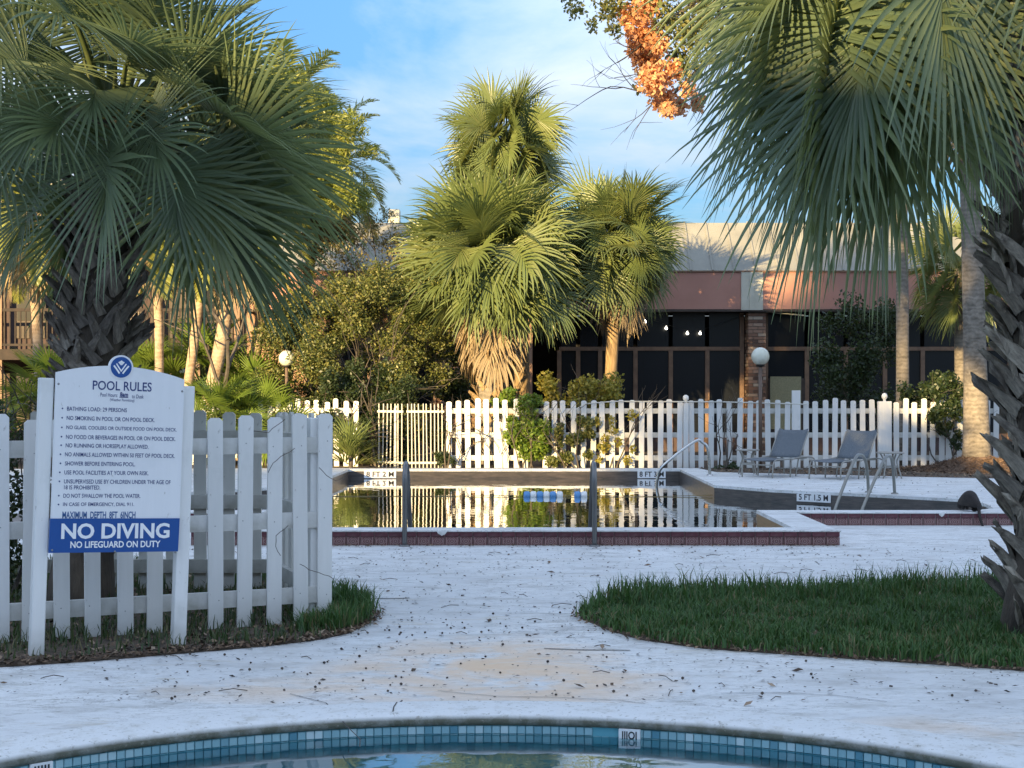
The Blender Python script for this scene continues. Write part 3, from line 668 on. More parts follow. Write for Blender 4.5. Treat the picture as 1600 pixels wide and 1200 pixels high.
# ------------------------------------------------------------------ lane floats on the pool
Yf = gp(800, 776, WZ).y
def floats(label, xa, n, first):
    t = thing('lane_float', label, 'float', (xa, Yf, WZ+.015), 'floats on the lane rope')
    x = 0
    for i in range(n):
        w = .085; prof = [(.012, 0), (.045, .004), (.055, .02), (.055, w-.02), (.045, w-.004), (.012, w)]
        m_ = MB().lathe(prof, n=14); m_.v = [(p[2], p[1], p[0]) for p in m_.v]
        m_.obj('float_segment', M['float_blue'] if (i+first) % 2 else M['float_white'], t, (x, 0, 0), smooth=True); x += w
    return t
floats('row of blue and white floats bunched on the lane rope', (818-800)/F*Yf, 6, 1)
floats('short pair of blue and white floats on the lane rope beside the handrail', (897-800)/F*Yf, 2, 1)
tag(MB().tube([(-2.5, Yf, WZ+.004), (-1.2, Yf+.05, WZ+.003), (0, Yf, WZ+.012), (1.0, Yf, WZ+.012), (1.9, Yf-.03, WZ+.004), (2.6, Yf, WZ+.02)], .004, 6).obj('lane_rope', M['rope']), 'thin lane rope lying across the pool water through the floats', 'rope')

# ------------------------------------------------------------------ loungers, side tables
def lounger(label, px, py, ang):
    b = gp(px, py, RZ)
    t = thing('sun_lounger', label, 'lounger', b, 'grey sling loungers by the far fence', ang)
    t.scale = (.82, .82, .82)
    # local +x runs from the foot to the head, z up; width 0.6 along y
    hw = .30
    for s in (-1, 1):
        y = s*hw
        MB().tube(smooth_path([(-.62, y, .0), (-.60, y, .22), (-.52, y, .30), (-.30, y, .31), (.30, y, .31), (.55, y, .31)], 5), .013, 7).obj('side_frame', M['frame_tan'], t, smooth=True)
        MB().tube(smooth_path([(-.06, y*1.07, 0), (-.03, y*1.07, .24), (.06, y*1.07, .31), (.40, y*1.07, .33), (.72, y*1.07, .31), (.82, y*1.07, .22), (.84, y*1.07, 0)], 5), .013, 7).obj('leg', M['frame_tan'], t, smooth=True)
        MB().tube([(.30, y, .31), (.62, y, .78)], .013, 7).obj('back_frame', M['frame_tan'], t, smooth=True)
        MB().tube([(.22, y*.9, .0), (.32, y*.9, .31)], .012, 7).obj('leg', M['frame_tan'], t)
    MB().tube([(.40, -hw, .12), (.40, hw, .12)], .010, 6).obj('cross_bar', M['frame_tan'], t)
    MB().tube([(-.60, -hw, .22), (-.60, hw, .22)], .010, 6).obj('cross_bar', M['frame_tan'], t)
    def cloth(a, b, name, sag):
        vs = []; n, m = 8, 6
        for i in range(n+1):
            for j_ in range(m+1):
                u_, w_ = i/n, j_/m; p = Vector(a).lerp(Vector(b), u_); s_ = sag*math.sin(math.pi*w_)*(.4+.6*math.sin(math.pi*u_))
                vs.append((p.x+s_*.7*(1 if name == 'backrest' else 0), -hw+.01+(2*hw-.02)*w_, p.z-s_*(.4 if name == 'backrest' else 1) + (.02 if name == 'backrest' and i == n and j_ in (0, m) else 0)))
        fs = [(i*(m+1)+j_, i*(m+1)+j_+1, (i+1)*(m+1)+j_+1, (i+1)*(m+1)+j_) for i in range(n) for j_ in range(m)]
        o = MB().add(vs, fs).obj(name, M['sling'], t, smooth=True); md = o.modifiers.new('thickness', 'SOLIDIFY'); md.thickness = .006
    cloth((-.58, 0, .305), (.29, 0, .312), 'seat', .05); cloth((.31, 0, .325), (.63, 0, .80), 'backrest', .05)
    return t
lounger('grey sling lounger with raised back, left of the pair in front of the far fence', 1212, 744, R(50))
lounger('grey sling lounger with raised back, right of the pair beside the broad ball post', 1318, 747, R(48))
def side_table(label, px, py, r):
    t = thing('side_table', label, 'table', gp(px, py, RZ), 'small round tables by the loungers')
    MB().lathe([(.001, .345), (r, .345), (r+.008, .355), (r, .366), (.001, .366)], n=20).obj('table_top', M['frame_tan'], t)
    for k in range(4):
        a = math.pi/4+k*math.pi/2; c, s = math.cos(a), math.sin(a)
        MB().tube(smooth_path([(c*r*.95, s*r*.95, 0), (c*r*.72, s*r*.72, .13), (c*r*.55, s*r*.55, .24), (c*r*.85, s*r*.85, .345)], 4), .010, 6).obj('leg', M['frame_tan'], t, smooth=True)
    MB().lathe([(r*.62, .15), (r*.66, .16), (r*.62, .17)], n=16).obj('ring_brace', M['frame_tan'], t)
    return t
side_table('small round patio table left of the left lounger', 1168, 741, .17)
side_table('small round patio table behind the paired handrails, right of the loungers', 1391, 747, .19)

# ------------------------------------------------------------------ globe lamps
def lamp(label, px, py, Y, rad, zb=.05):
    c = ap(px, py, Y)
    t = thing('globe_lamp', label, 'lamp', (c.x, Y, zb), 'white globe lamps on poles')
    h = c.z-zb
    MB().tube([(0, 0, 0), (0, 0, h-rad*.95)], .030, 10).obj('pole', M['pole'], t, smooth=True)
    MB().lathe([(.001, h-rad*1.12), (.05, h-rad*1.12), (.075, h-rad*.95), (.07, h-rad*.82), (.03, h-rad*.8)], n=14).obj('fitter', M['wire'], t, smooth=True)
    MB().lathe([(max(.001, rad*math.sin(math.pi*i/14)), h-rad*math.cos(math.pi*i/14)) for i in range(15)], n=24).obj('globe', M['globe'], t, smooth=True)
lamp('white globe lamp on a brown pole in front of the brick column', 1188, 557, 25.0, .148, .09)
lamp('sunlit globe lamp on a pole at the left edge of the dark bush', 448, 560, 26.6, .14)

# ------------------------------------------------------------------ the long building behind the pool
BY = 32.0
bl = thing('pool_building', 'long low building with pink fascia and dark screened front behind the far fence', 'building', (0, BY, .05))
def bpart(mb, name, mats, smooth=False, kind=None):
    o = mb.obj(name, mats, bl, (0, -BY, -.05), smooth=smooth)
    if kind: o['kind'] = kind
    return o
def bx(px): return (px-800)/F*BY
zE, zF, zR = 3.06, 3.83, 5.0
xL, xR_ = bx(380), bx(1900)
# fascia in panels with slim joints
xs = [xL, bx(560), bx(700), bx(860), bx(1010), bx(1158)]; xs2 = [bx(1192), bx(1350), bx(1520), bx(1700), xR_]
for a_, b_ in list(zip(xs[:-1], xs[1:])) + list(zip(xs2[:-1], xs2[1:])):
    bpart(MB().box(a_+.004, b_-.004, BY, BY+.08, zE, zF), 'fascia_panel', M['fascia'])
bpart(MB().box(bx(1158), bx(1192), BY-.02, BY+.08, zE-.02, zF+.01), 'fascia_strip', M['cream'])
bpart(MB().box(bx(1171), bx(1178), BY-.035, BY-.02, zE-.02, zF), 'fascia_batten', M['cream'])
bpart(MB().box(xL, xR_, BY-.03, BY+.10, zF+.005, zF+.035), 'drip_edge', M['brown'])
bpart(MB().box(xL, xR_, BY-.01, BY+.12, zE-.05, zE-.003), 'fascia_trim', M['dark_frame'])
mr = MB()
mr.add([(xL, BY+.02, zF+.04), (xR_, BY+.02, zF+.04), (xR_, BY+1.3, zR), (xL, BY+1.3, zR)], [(0, 1, 2, 3)])
mr.add([(xL, BY+1.3, zR), (xR_, BY+1.3, zR), (xR_, BY+14, zR), (xL, BY+14, zR)], [(0, 1, 2, 3)])
mr.add([(xL, BY+.02, zF+.04), (xL, BY+1.3, zR), (xL, BY+14, zR), (xL, BY+14, 0), (xL, BY+.02, zF-.1)], [(0, 1, 2, 3, 4)])
bpart(mr, 'roof', M['roof'])
for px in range(400, 1900, 34):                     # standing seams on the roof slope
    x = bx(px); bpart(MB().add([(x-.02, BY+.0, zF+.05), (x+.02, BY+.0, zF+.05), (x+.02, BY+1.29, zR+.03), (x-.02, BY+1.29, zR+.03), (x-.02, BY+.02, zF+.03), (x+.02, BY+.02, zF+.03)], [(0, 1, 2, 3), (4, 5, 1, 0)]), 'roof_seam', M['roof'])
bpart(MB().box(xL, xR_, BY+.12, BY+2.0, zE-.04, zE-.01), 'soffit', M['soffit'])
bpart(MB().box(bx(598), bx(616), BY+1.5, BY+1.85, zR, zR+.32, ch=.01), 'roof_vent', M['cream'])
# screened front, set back under the eave
GY = BY+.55
zt_, zm = zE-.05, 2.25
mull = [875, 905, 940, 996, 1052, 1110, 1165]; mull2 = [1203, 1268, 1330, 1392, 1452, 1514, 1590, 1660, 1740]
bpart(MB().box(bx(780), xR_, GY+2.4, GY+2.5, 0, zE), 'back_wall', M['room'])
def panes(ml):
    for a_, b_ in zip(ml[:-1], ml[1:]):
        xa, xb = bx(a_)+.045, bx(b_)-.045
        bpart(MB().box(xa, xb, GY, GY+.012, .45, zm-.04), 'pane', M['screen']); bpart(MB().box(xa, xb, GY, GY+.012, zm+.04, zt_), 'pane', M['screen'])
        bpart(MB().box(xa, xb, GY-.02, GY+.05, .05, .45), 'kick_panel', M['motel_wall'])
    for a_ in ml: bpart(MB().box(bx(a_)-.045, bx(a_)+.045, GY-.05, GY+.05, .05, zm-.04 if a_ not in (1165, 1203) else zt_), 'mullion', M['brown'])
    bpart(MB().box(bx(ml[0]), bx(ml[-1]), GY-.055, GY+.05, zm-.04, zm+.04), 'transom_rail', M['brown'])
panes(mull); panes(mull2)
dr = bpart(MB().box(bx(1205)+.02, bx(1266)-.02, GY-.09, GY-.06, .10, 1.62), 'door', M['dark_frame'])
b_ = MB().box(bx(1209), bx(1258), GY-.11, GY-.092, .55, 1.66-.0).obj('door_board', M['board'], dr)
b_.location = (0, 0, 0)
bpart(MB().tube([(bx(1200), GY-.3, 3.02), (bx(1257), GY-.5, 2.93)], .014, 6), 'light_tube', M['cream'])
# brick column: its bricks are laid one by one
bc = bpart(MB().box(bx(1170)+.015, bx(1198)-.015, GY-.46, GY-.12, 0, zE-.06), 'brick_column', M['mortar'])
bk = MB(); z = .05; row = 0
while z < zE-.12:
    hgt = .058; xa, xb = bx(1170), bx(1198); x = xa - (0 if row % 2 else .10)
    while x < xb-.01:
        a_, b2 = max(x, xa), min(x+.20, xb)
        if b2-a_ > .02: bk.box(a_+.004, b2-.004, GY-.47-rng.uniform(0, .008), GY-.40, z, z+hgt)
        x += .205
    for yy in (GY-.395, GY-.20): bk.box(xa-.003, xa+.05, yy, yy+.185, z, z+hgt); bk.box(xb-.05, xb+.003, yy, yy+.185, z, z+hgt)
    z += hgt+.012; row += 1
o = bk.obj('brick', M['brick'], bc); o['kind'] = 'stuff'
# stucco end of the building and a second brick pier, behind the palms
bpart(MB().box(xL, bx(780), GY-.1, GY+.1, 0, zE-.05), 'end_wall', M['stucco'])
for a_, b2 in ((690, 722), (808, 832)): bpart(MB().box(bx(a_), bx(b2), GY-.42, GY-.12, 0, zE-.06), 'pier', M['stucco'])
for a_, b2 in ((610, 680), (728, 775), (470, 560)):
    w_ = bpart(MB().box(bx(a_), bx(b2), GY-.14, GY-.104, .9, 2.5), 'window', M['brown']); MB().box(bx(a_)+.07, bx(b2)-.07, GY-.155, GY-.142, .97, 2.43).obj('window_pane', M['screen'], w_)
# string of bulbs hanging under the eave
sb = thing('string_lights', 'string of four glowing round bulbs under the dark eave left of the brick column', 'string lights', (bx(960), BY+.35, 2.3))
pts = [ap(p, q, BY+.35) for p, q in ((960, 488), (1008, 497), (1041, 507), (1074, 516), (1094, 516), (1165, 492))]
o = MB().tube(smooth_path(pts, 5), .006, 5).obj('wire', M['wire'], sb, -sb.location)
for px, py in ((1008, 503), (1041, 513), (1074, 521), (1094, 521)):
    c = ap(px, py, BY+.35); MB().lathe([(.002, -.03), (.022, -.022), (.03, 0), (.022, .022), (.008, .034), (.008, .05)], c-sb.location, 10).obj('bulb', M['bulb'], sb, smooth=True)

# ------------------------------------------------------------------ two storey motel wing far left
MY = 39.0
mw = thing('motel_wing', 'dark two storey motel wing with open walkway and railing behind the left palms', 'building', (-14, MY, 0))
def mpart(mb, name, mats): return mb.obj(name, mats, mw, (14, -MY, 0))
def mx_(px): return (px-800)/F*MY
xa, xb = mx_(-260), mx_(445)
mpart(MB().box(xa, xb, MY+1.6, MY+8, 0, 6.3), 'wall', M['motel_wall'])
wk = mpart(MB().box(xa, xb, MY, MY+1.58, 2.15, 2.42), 'walkway', M['motel_dark'])
mpart(MB().box(xa-.3, xb+.3, MY-.5, MY+8.3, 6.3, 6.65), 'roof', M['roof'])
for px in range(-250, 450, 62): mpart(MB().box(mx_(px)-.07, mx_(px)+.07, MY+.02, MY+.16, 0, 6.3), 'post', M['brown'] if px > -100 else M['motel_dark'])
mpart(MB().box(xa, xb, MY+.04, MY+.10, 3.38, 3.46), 'handrail', M['motel_dark']); mpart(MB().box(xa, xb, MY+.04, MY+.10, 2.50, 2.56), 'lower_rail', M['motel_dark'])
bm_ = box_mesh('baluster', .03, .03, .84, M['motel_dark'], 0)
x = xa
while x < xb: part('baluster', bm_, mw, (x+14, .07, 2.97)); x += .135
for k, px in enumerate(range(-230, 440, 74)):
    for z0, z1 in ((.3, 2.0), (2.75, 4.9)):
        w_ = mpart(MB().box(mx_(px), mx_(px)+.95, MY+1.56, MY+1.598, z0, z1), 'window' if (k % 2) else 'door', M['dark_frame'])
        if k % 2:
            MB().box(mx_(px)+.07, mx_(px)+.88, MY+1.54, MY+1.558, z0+.07+.4, z1-.07).obj('curtain', M['curtain'] if k % 4 == 1 else M['screen'], w_)

SH_MAIN = 10.7
# ------------------------------------------------------------------ unseen blocks added behind the camera, sized to shade the court
def add_shade_block(label, x0, x1, y, h, dep, group):
    t = thing('shade_block', label, 'building', (x0, y, 0), group)
    o = MB().box(x0, x1, y-dep, y, 0, h).obj('wall', M['stucco'], t, (-x0, -y, 0))
    MB().box(x0-.3, x1+.3, y-dep-.3, y+.5, h, h+.25).obj('roof', M['roof'], t, (-x0, -y, 0))
    x = x0+1
    while x < x1-1.5:
        for z in (1.0, 4.4, 7.8):
            if z+1.5 < h:
                w_ = MB().box(x, x+1.2, y, y+.04, z, z+1.4).obj('window', M['dark_frame'], t, (-x0, -y, 0)); MB().box(x+.08, x+1.12, y+.041, y+.05, z+.08, z+1.32).obj('pane', M['screen'], w_)
        x += 3
add_shade_block('long three storey block added unseen behind the camera to shade the court', -75, -21, -30, SH_MAIN, 9, 'unseen blocks added to shade the court')
add_shade_block('narrow lower block added unseen, low enough to let sun reach the right palm', -20.6, -17.9, -30, 9.1, 8, 'unseen blocks added to shade the court')  # dip in the added roof line, lets sun onto the right fronds
add_shade_block('three storey block added unseen behind the camera to shade the near deck', -17.5, 10, -30, SH_MAIN, 9, 'unseen blocks added to shade the court')
# ------------------------------------------------------------------ palms
def fan_mesh(name, seed, elev, pet, L, nseg=44, steps=7, grav=1.0, spread=128, cone=.18, wmax=.024, sag=.5, tilt=18, mats=None, pw=.022, roll=0, tipcurl=1.0, messy=.05):
    g = np.random.default_rng(seed)
    # petiole
    p = np.array([.0, 0, 0.]); e = math.radians(elev); pts = [p.copy()]; n = 7
    for i in range(n):
        p = p + np.array([math.cos(e), 0, math.sin(e)])*pet/n; pts.append(p.copy()); e -= sag*pet/n*max(.15, math.cos(e)); e = max(e, -1.45)
    V = []; Q = []; MI = []
    pts = np.array(pts); up = Vector((0, 1, 0))
    for i, q in enumerate(pts):
        w = pw*(1.5-.9*i/n); 
        t = pts[min(i+1, n)]-pts[max(i-1, 0)]; t /= np.linalg.norm(t); nn = np.array([-t[2], 0, t[0]])
        V += [q+np.array([0, w, 0]), q+nn*w*.35, q-np.array([0, w, 0]), q-nn*w*.6]
    for i in range(n):
        for j in range(4):
            a = i*4+j; b = i*4+(j+1) % 4; Q.append((a, b, b+4, a+4)); MI.append(1)
    V = np.array(V); Q = np.array(Q)
    # blade frame
    e2 = max(e-math.radians(tilt), -1.5)
    D = np.array([math.cos(e2), 0, math.sin(e2)]); N = np.array([-math.sin(e2), 0, math.cos(e2)]); S = np.array([0, 1., 0])
    r = math.radians(roll); S, N = S*math.cos(r)+N*math.sin(r), N*math.cos(r)-S*math.sin(r)
    ph = np.linspace(-math.radians(spread), math.radians(spread), nseg) + g.normal(0, .012, nseg)
    fr = np.clip(1-np.abs(ph)/math.radians(spread), 0, 1)
    # costa: the midrib runs on into the blade and arches down
    cl = .34*L; k = 8; c = pts[-1].copy(); ce = e; cpts = [c.copy()]
    for i in range(k):
        ce -= math.radians(tilt)*1.3/k; ce = max(ce, -1.6); c = c + np.array([math.cos(ce), 0, math.sin(ce)])*cl/k; cpts.append(c.copy())
    cpts = np.array(cpts); fi = np.clip(fr**1.3*k, 0, k-1e-4); i0 = fi.astype(int); fx = (fi-i0)[:, None]
    O = cpts[i0]*(1-fx)+cpts[i0+1]*fx
    d = np.cos(ph)[:, None]*D + np.sin(ph)[:, None]*S + cone*(.4+np.abs(np.sin(ph)))[:, None]*N
    d /= np.linalg.norm(d, axis=1)[:, None]
    Ls = L*(.62+.38*np.cos(ph*.75))*g.uniform(1-messy*1.6, 1+messy*1.2, nseg)*(1-.30*fr)
    gr = g.uniform(.6, 1.4, nseg)*grav; side0 = np.cross(np.broadcast_to(N, d.shape), d)
    P = O.copy(); dphi = math.radians(2*spread)/nseg
    rows = []
    side = side0/np.linalg.norm(side0, axis=1)[:, None]
    lat = g.normal(0, messy, nseg)
    for s in range(steps+1):
        u = s/steps; dist = u*Ls
        w = np.minimum(dist*math.tan(dphi/2)*1.15+.004, wmax); 
        taper = np.clip((1-u)/.62, 0, 1)**.8; w = w*taper + .0006
        nn = np.cross(d, side)
        rows.append(np.stack([P-side*w[:, None], P-nn*(w*.55)[:, None], P+side*w[:, None]], 1))
        d = d + np.array([0, 0, -1.])*(gr*(.10+u**1.6*2.4*tipcurl)/steps)[:, None] + side*(lat*u*2/steps)[:, None]
        d /= np.linalg.norm(d, axis=1)[:, None]; P = P + d*(Ls/steps)[:, None]
        side = side - d*(side*d).sum(1)[:, None]; side /= np.linalg.norm(side, axis=1)[:, None]+1e-9
    A = np.stack(rows, 1)                      # nseg, steps+1, 3, 3
    bv = A.reshape(-1, 3); st = (steps+1)*3
    q = []
    for s in range(steps):
        for j in (0, 1):
            a = s*3+j; q.append((a, a+1, a+4, a+3))
    q = np.array(q); qq = (q[None]+np.arange(nseg)[:, None, None]*st).reshape(-1, 4)
    V2 = np.vstack([V, bv]); Q2 = np.vstack([Q, qq+len(V)])
    return raw_mesh(name, V2, Q2, mats, MI+[0]*len(qq))
def pinnate_mesh(name, seed, elev, L, nl=46, mats=None):
    g = np.random.default_rng(seed); e = math.radians(elev); p = np.zeros(3); V = []; Q = []; MI = []
    k = 14; pts = [p.copy()]; es = [e]
    for i in range(k):
        e -= (.10+.10*i/k)*max(.2, math.cos(e)); e = max(e, -1.4); p = p+np.array([math.cos(e), 0, math.sin(e)])*L/k; pts.append(p.copy()); es.append(e)
    for i, q in enumerate(pts):
        w = .02*(1-i/k)+.004; V += [q+np.array([0, w, 0]), q-np.array([0, w, 0])]
    for i in range(k): Q.append((2*i, 2*i+1, 2*i+3, 2*i+2)); MI.append(1)
    for i in range(nl):
        u = .14+.86*i/nl; f = u*k; a = min(int(f), k-1); q = pts[a]+(pts[a+1]-pts[a])*(f-a); ee = es[a]
        T = np.array([math.cos(ee), 0, math.sin(ee)]); N = np.array([-math.sin(ee), 0, math.cos(ee)])
        for s in (-1, 1):
            l = .42*math.sin(math.pi*min(1, .18+u*.85))**.6+.05; l *= g.uniform(.85, 1.1)
            dd = T*.75+np.array([0, s*.8, 0])+N*g.uniform(.05, .5); dd /= np.linalg.norm(dd); m = q+dd*l*.5; dd = dd+np.array([0, 0, -.5]); dd /= np.linalg.norm(dd); tip = m+dd*l*.5
            w = T*.021; b = len(V); V += [q-w*.6, q+w*.6, m+w, m-w, tip, tip+w*.1]
            Q += [(b, b+1, b+2, b+3), (b+3, b+2, b+5, b+4)]; MI += [0, 0]
    return raw_mesh(name, np.array(V), np.array(Q), mats, MI)
def make_lib(seed, leaf, pet, L, nseg, steps, wmax, elevs, nvar, leafmat, petmat, grav=1.0, sag=.6, rolls=35, tilts=(10, 40), **k):
    lib = {}
    for i, e in enumerate(elevs):
        lib[e] = [fan_mesh('frond', seed+i*31+v, e, pet*rng.uniform(.85, 1.12), L*rng.uniform(.9, 1.08), nseg, steps, grav*rng.uniform(.8, 1.25), mats=[leafmat, petmat], wmax=wmax, sag=sag,
                           tilt=rng.uniform(*tilts), roll=rng.uniform(-rolls, rolls), cone=rng.uniform(.08, .34), **k) for v in range(nvar)]
    return lib
ELV = [78, 60, 42, 24, 6, -12, -30, -48, -66]
LIB_FAR = make_lib(100, None, .58, .98, 40, 6, .019, ELV, 4, M['frond'], M['petiole'], grav=.6, sag=.4, rolls=75, tilts=(5, 75), messy=.14)
LIB_DEAD = {-70: [fan_mesh('dead_frond', 900+i, -66, .30, .68, 26, 6, 1.8, spread=60, mats=[M['frond_dead'], M['petiole_dead']], wmax=.022, messy=.16) for i in range(4)]}
LIB_LOW = make_lib(300, None, .55, .80, 30, 6, .018, [80, 62, 45, 28, 10], 3, M['frond_low'], M['petiole'], grav=.45)
def boot_mesh(seed, mat, L=.30, w=.085, split=True):
    g = random.Random(seed); mb = MB()
    # a leaf base: broad clasping foot, narrowing upward to a broken stub; local +x outward, +z up
    n = 4; vs = []
    for i in range(n+1):
        u = i/n; ww = w*(1.15-.75*u)*g.uniform(.9, 1.1); th = .013*(1-.3*u); ox = .01+.12*L*u**1.0+.24*L*u*u; z = L*u*(1-.08*u)
        tw = g.uniform(-.008, .008)
        if i == n: th *= .5; jg = [g.uniform(-.05, .035)*(L/.3) for _ in range(5)]
        else: jg = [0]*5
        vs += [(ox+th, -ww*.55, z+tw+jg[0]), (ox+th*1.3, ww*g.uniform(-.15, .15), z+jg[1]), (ox+th, ww*.55, z-tw+jg[2]), (ox-th, ww*.6, z+jg[3]), (ox-th, -ww*.6, z+jg[4])]
    fs = []
    for i in range(n):
        for j in range(5): a = i*5+j; b = i*5+(j+1) % 5; fs.append((a, b, b+5, a+5))
    fs.append(tuple(n*5+j for j in range(5)))
    return mb.add(vs, fs).mesh('leaf_base', mat)
BOOTS = {}
def boots(parent, base, top, r0, r1, z0, z1, n, mat, seed, L=.30, w=.085, out=1.0, cross=.45, path=None):
    key = (mat.name, L, w)
    if key not in BOOTS: BOOTS[key] = [boot_mesh(seed*7+i, mat, L, w) for i in range(8)]
    ms = BOOTS[key]; g = random.Random(seed); ga = 2.39996
    for i in range(n):
        u = i/(n-1); z = z0+(z1-z0)*u; k = z
        ax = path(k) if path else base.lerp(top, k); r = r0+(r1-r0)*k
        a = i*ga+g.uniform(-.15, .15); sgn = 1 if i % 2 else -1
        Mx = Matrix.Translation(ax + Vector((math.cos(a)*r*.93, math.sin(a)*r*.93, 0))) @ Matrix.Rotation(a, 4, 'Z') @ Matrix.Rotation(sgn*cross*g.uniform(.6, 1.2), 4, 'X') @ Matrix.Rotation(g.uniform(-.05, .22)*out, 4, 'Y') @ Matrix.Scale(g.uniform(.75, 1.2), 4)
        o = bpy.data.objects.new('leaf_base', g.choice(ms)); COL.objects.link(o); o.parent = parent; o.matrix_local = Mx
def trunk(parent, base, top, r0, r1, mat, bend=.0, n=14, flare=1.25, name='trunk', path=None):
    pts = []; rs = []
    side = Vector((1, .3, 0)).normalized()
    for i in range(n+1):
        u = i/n; p = path(u) if path else base.lerp(top, u)+side*bend*math.sin(math.pi*u); pts.append(p); rs.append((r0+(r1-r0)*u)*(1+(flare-1)*max(0, 1-u*6))*rng.uniform(.97, 1.03))
    return MB().tube(pts, rs, 16).obj(name, mat, parent, smooth=True)
def crown(parent, c, lib, n, e_hi=80, e_lo=-50, scale=1.0, seed=0, power=1.0, az_skip=None, spread=.07, name=None, azs=None, heart=.12):
    g = random.Random(seed); keys = sorted(lib)
    for i in range(n):
        u = (i+.5)/n; e = e_hi+(e_lo-e_hi)*u**power; a = i*2.39996+g.uniform(-.25, .25) if azs is None else g.uniform(*azs)
        if az_skip and az_skip(a % (2*math.pi), e): continue
        k = min(keys, key=lambda q: abs(q-e)); m = g.choice(lib[k])
        s = scale*g.uniform(.88, 1.1)
        o = bpy.data.objects.new(name or m.name, m); COL.objects.link(o); o.parent = parent
        o.location = c + Vector((math.cos(a)*spread*scale, math.sin(a)*spread*scale, -u*heart*3*scale+g.uniform(-.03, .03)))
        o.rotation_euler = (g.uniform(-.06, .06), g.uniform(-.06, .06)+math.radians(k-e)*.6, a); o.scale = (s, s, s)
def palm(name, label, cat, base, top, r0, r1, lib, nf, scale=1, e=(80, -50), dead=0, seed=0, boot=None, group=None, tmat=None, bend=0, power=1.0, dead_e=0):
    t = thing(name, label, cat, base, group); top = Vector(top)-Vector(base); b0 = Vector((0, 0, 0))
    trunk(t, Vector((0, 0, -.06)), top, r0, r1, tmat or M['trunk_grey'], bend)
    crown(t, top, lib, nf, e[0], e[1], scale, seed, power, heart=.05)
    if dead:
        crown(t, top+Vector((0, 0, -.22*scale)), LIB_DEAD, dead, -70, -74, scale, seed+5, spread=.16, heart=.22, name='dead_frond')
    if boot: boots(t, b0, top, r0, r1, boot[0], boot[1], boot[2], boot[3], seed, *boot[4:])
    return t
FGZ = .05
def P(px, py, Y): return ap(px, py, Y)
# the three sunlit cabbage palms in the middle
palm('cabbage_palm', 'broad sunlit cabbage palm in the middle with thick trunk and skirt of dead fronds', 'palm tree', (P(768, 700, 27.0).x, 27.0, FGZ), P(770, 408, 27.2), .25, .22,
     LIB_FAR, 92, 1.26, (84, -30), 24, 21, (.02, .95, 110, M['boot_tan'], .30, .11, .35, .7), 'sunlit cabbage palms in the middle')
palm('cabbage_palm', 'tallest cabbage palm rising behind the middle one with its trunk leaning to the left', 'palm tree', (P(815, 700, 29.5).x, 29.5, FGZ), P(790, 228, 29.5), .16, .14,
     LIB_FAR, 56, .94, (88, -42), 6, 33, None, 'sunlit cabbage palms in the middle', M['boot_tan'], .12)
palm('cabbage_palm', 'slim cabbage palm standing right of the middle pair with a dead tuft on its trunk', 'palm tree', (P(952, 690, 28.2).x, 28.2, FGZ), P(968, 380, 28.2), .115, .11,
     LIB_FAR, 60, 1.0, (86, -46), 12, 44, None, 'sunlit cabbage palms in the middle', M['boot_tan'], -.05)
# slim ringed trunks at the right, crowns above the frame
palm('slender_palm', 'slim grey palm trunk behind the far fence to the right of the right lounger', 'palm tree', (P(1410, 690, 26.6).x, 26.6, FGZ), P(1402, 60, 26.6), .115, .10, LIB_FAR, 26, 1.0, (80, -35), 5, 61, None, 'slim grey palms at the right', None, .04)
palm('slender_palm', 'stout grey palm trunk standing before the far fence beside the big shaggy trunk', 'palm tree', (P(1527, 735, 24.6).x, 24.6, .07), P(1508, 110, 24.6), .20, .14, LIB_FAR, 28, 1.05, (80, -60), 6, 73, None, 'slim grey palms at the right', None, .03)
for i, (px, py, Yp, s) in enumerate(((1500, 420, 28.5, .9),)):
    palm('cabbage_palm', 'dark low cabbage palm crown in shade between the two slim grey trunks', 'palm tree', (P(px, 700, Yp).x, Yp, FGZ), P(px, py, Yp), .1, .1, LIB_FAR, 30, s, (80, -55), 0, 87, None, None)
# mound of fallen straw round the stout trunk
mb = MB().lathe([(1.1, -.06), (.8, .02), (.5, .07), (.32, .14), (.20, .24)], n=24)
o = mb.obj('straw_mound', M['mulch'], None, (P(1527, 735, 24.6).x, 24.6, .09), smooth=True); tag(o, kind='stuff')

# clustered date palms at the left, leaning sunlit stems
LIB_DATE = {e: [pinnate_mesh('frond', 500+int(e)+v, e, 1.75, 44, [M['frond_date'], M['petiole']]) for v in range(3)] for e in (75, 55, 35, 15, -5, -25)}
stems = [(300, 600, 372, 345, 26.9, .13, 'thickest leaning sunlit stem of the date palm clump, just right of the sign'), (243, 600, 236, 330, 26.8, .085, 'upright pale stem of the date palm clump directly above the sign'),
         (272, 590, 335, 195, 27.0, .09, 'short leaning stem of the date palm clump second from the left'), (368, 560, 440, 195, 27.6, .11, 'slanting stem of the date palm clump next to the globe lamp'),
         (415, 620, 508, 262, 29.3, .11, 'rightmost leaning stem of the date palm clump behind the dark bush'), (60, 620, 40, 330, 28.3, .10, 'leftmost stem of the date palms behind the near left palm')]
for i, (xa, ya, xb, yb, Yp, r, lab) in enumerate(stems):
    palm('date_palm', lab, 'palm tree', (P(xa, 700, Yp).x, Yp, FGZ), P(xb, yb, Yp), r, r*.85, LIB_DATE, 36, .95, (84, -40), 14, 130+i, None, 'leaning date palms at the left', M['trunk_tan'], .10)
gf = random.Random(71); bf = (P(330, 700, 26.6).x, 26.6, FGZ); blf = []
for _ in range(90):
    px = gf.uniform(380, 578); lo = 105+.0036*(px-400)**2; py = gf.uniform(lo, 325); pp = P(px, py, 26.6+gf.uniform(-.7, .3)); r = gf.uniform(.16, .30); blf.append((pp.x-bf[0], pp.y-bf[1], pp.z-bf[2], r, r*.9, r*.7))
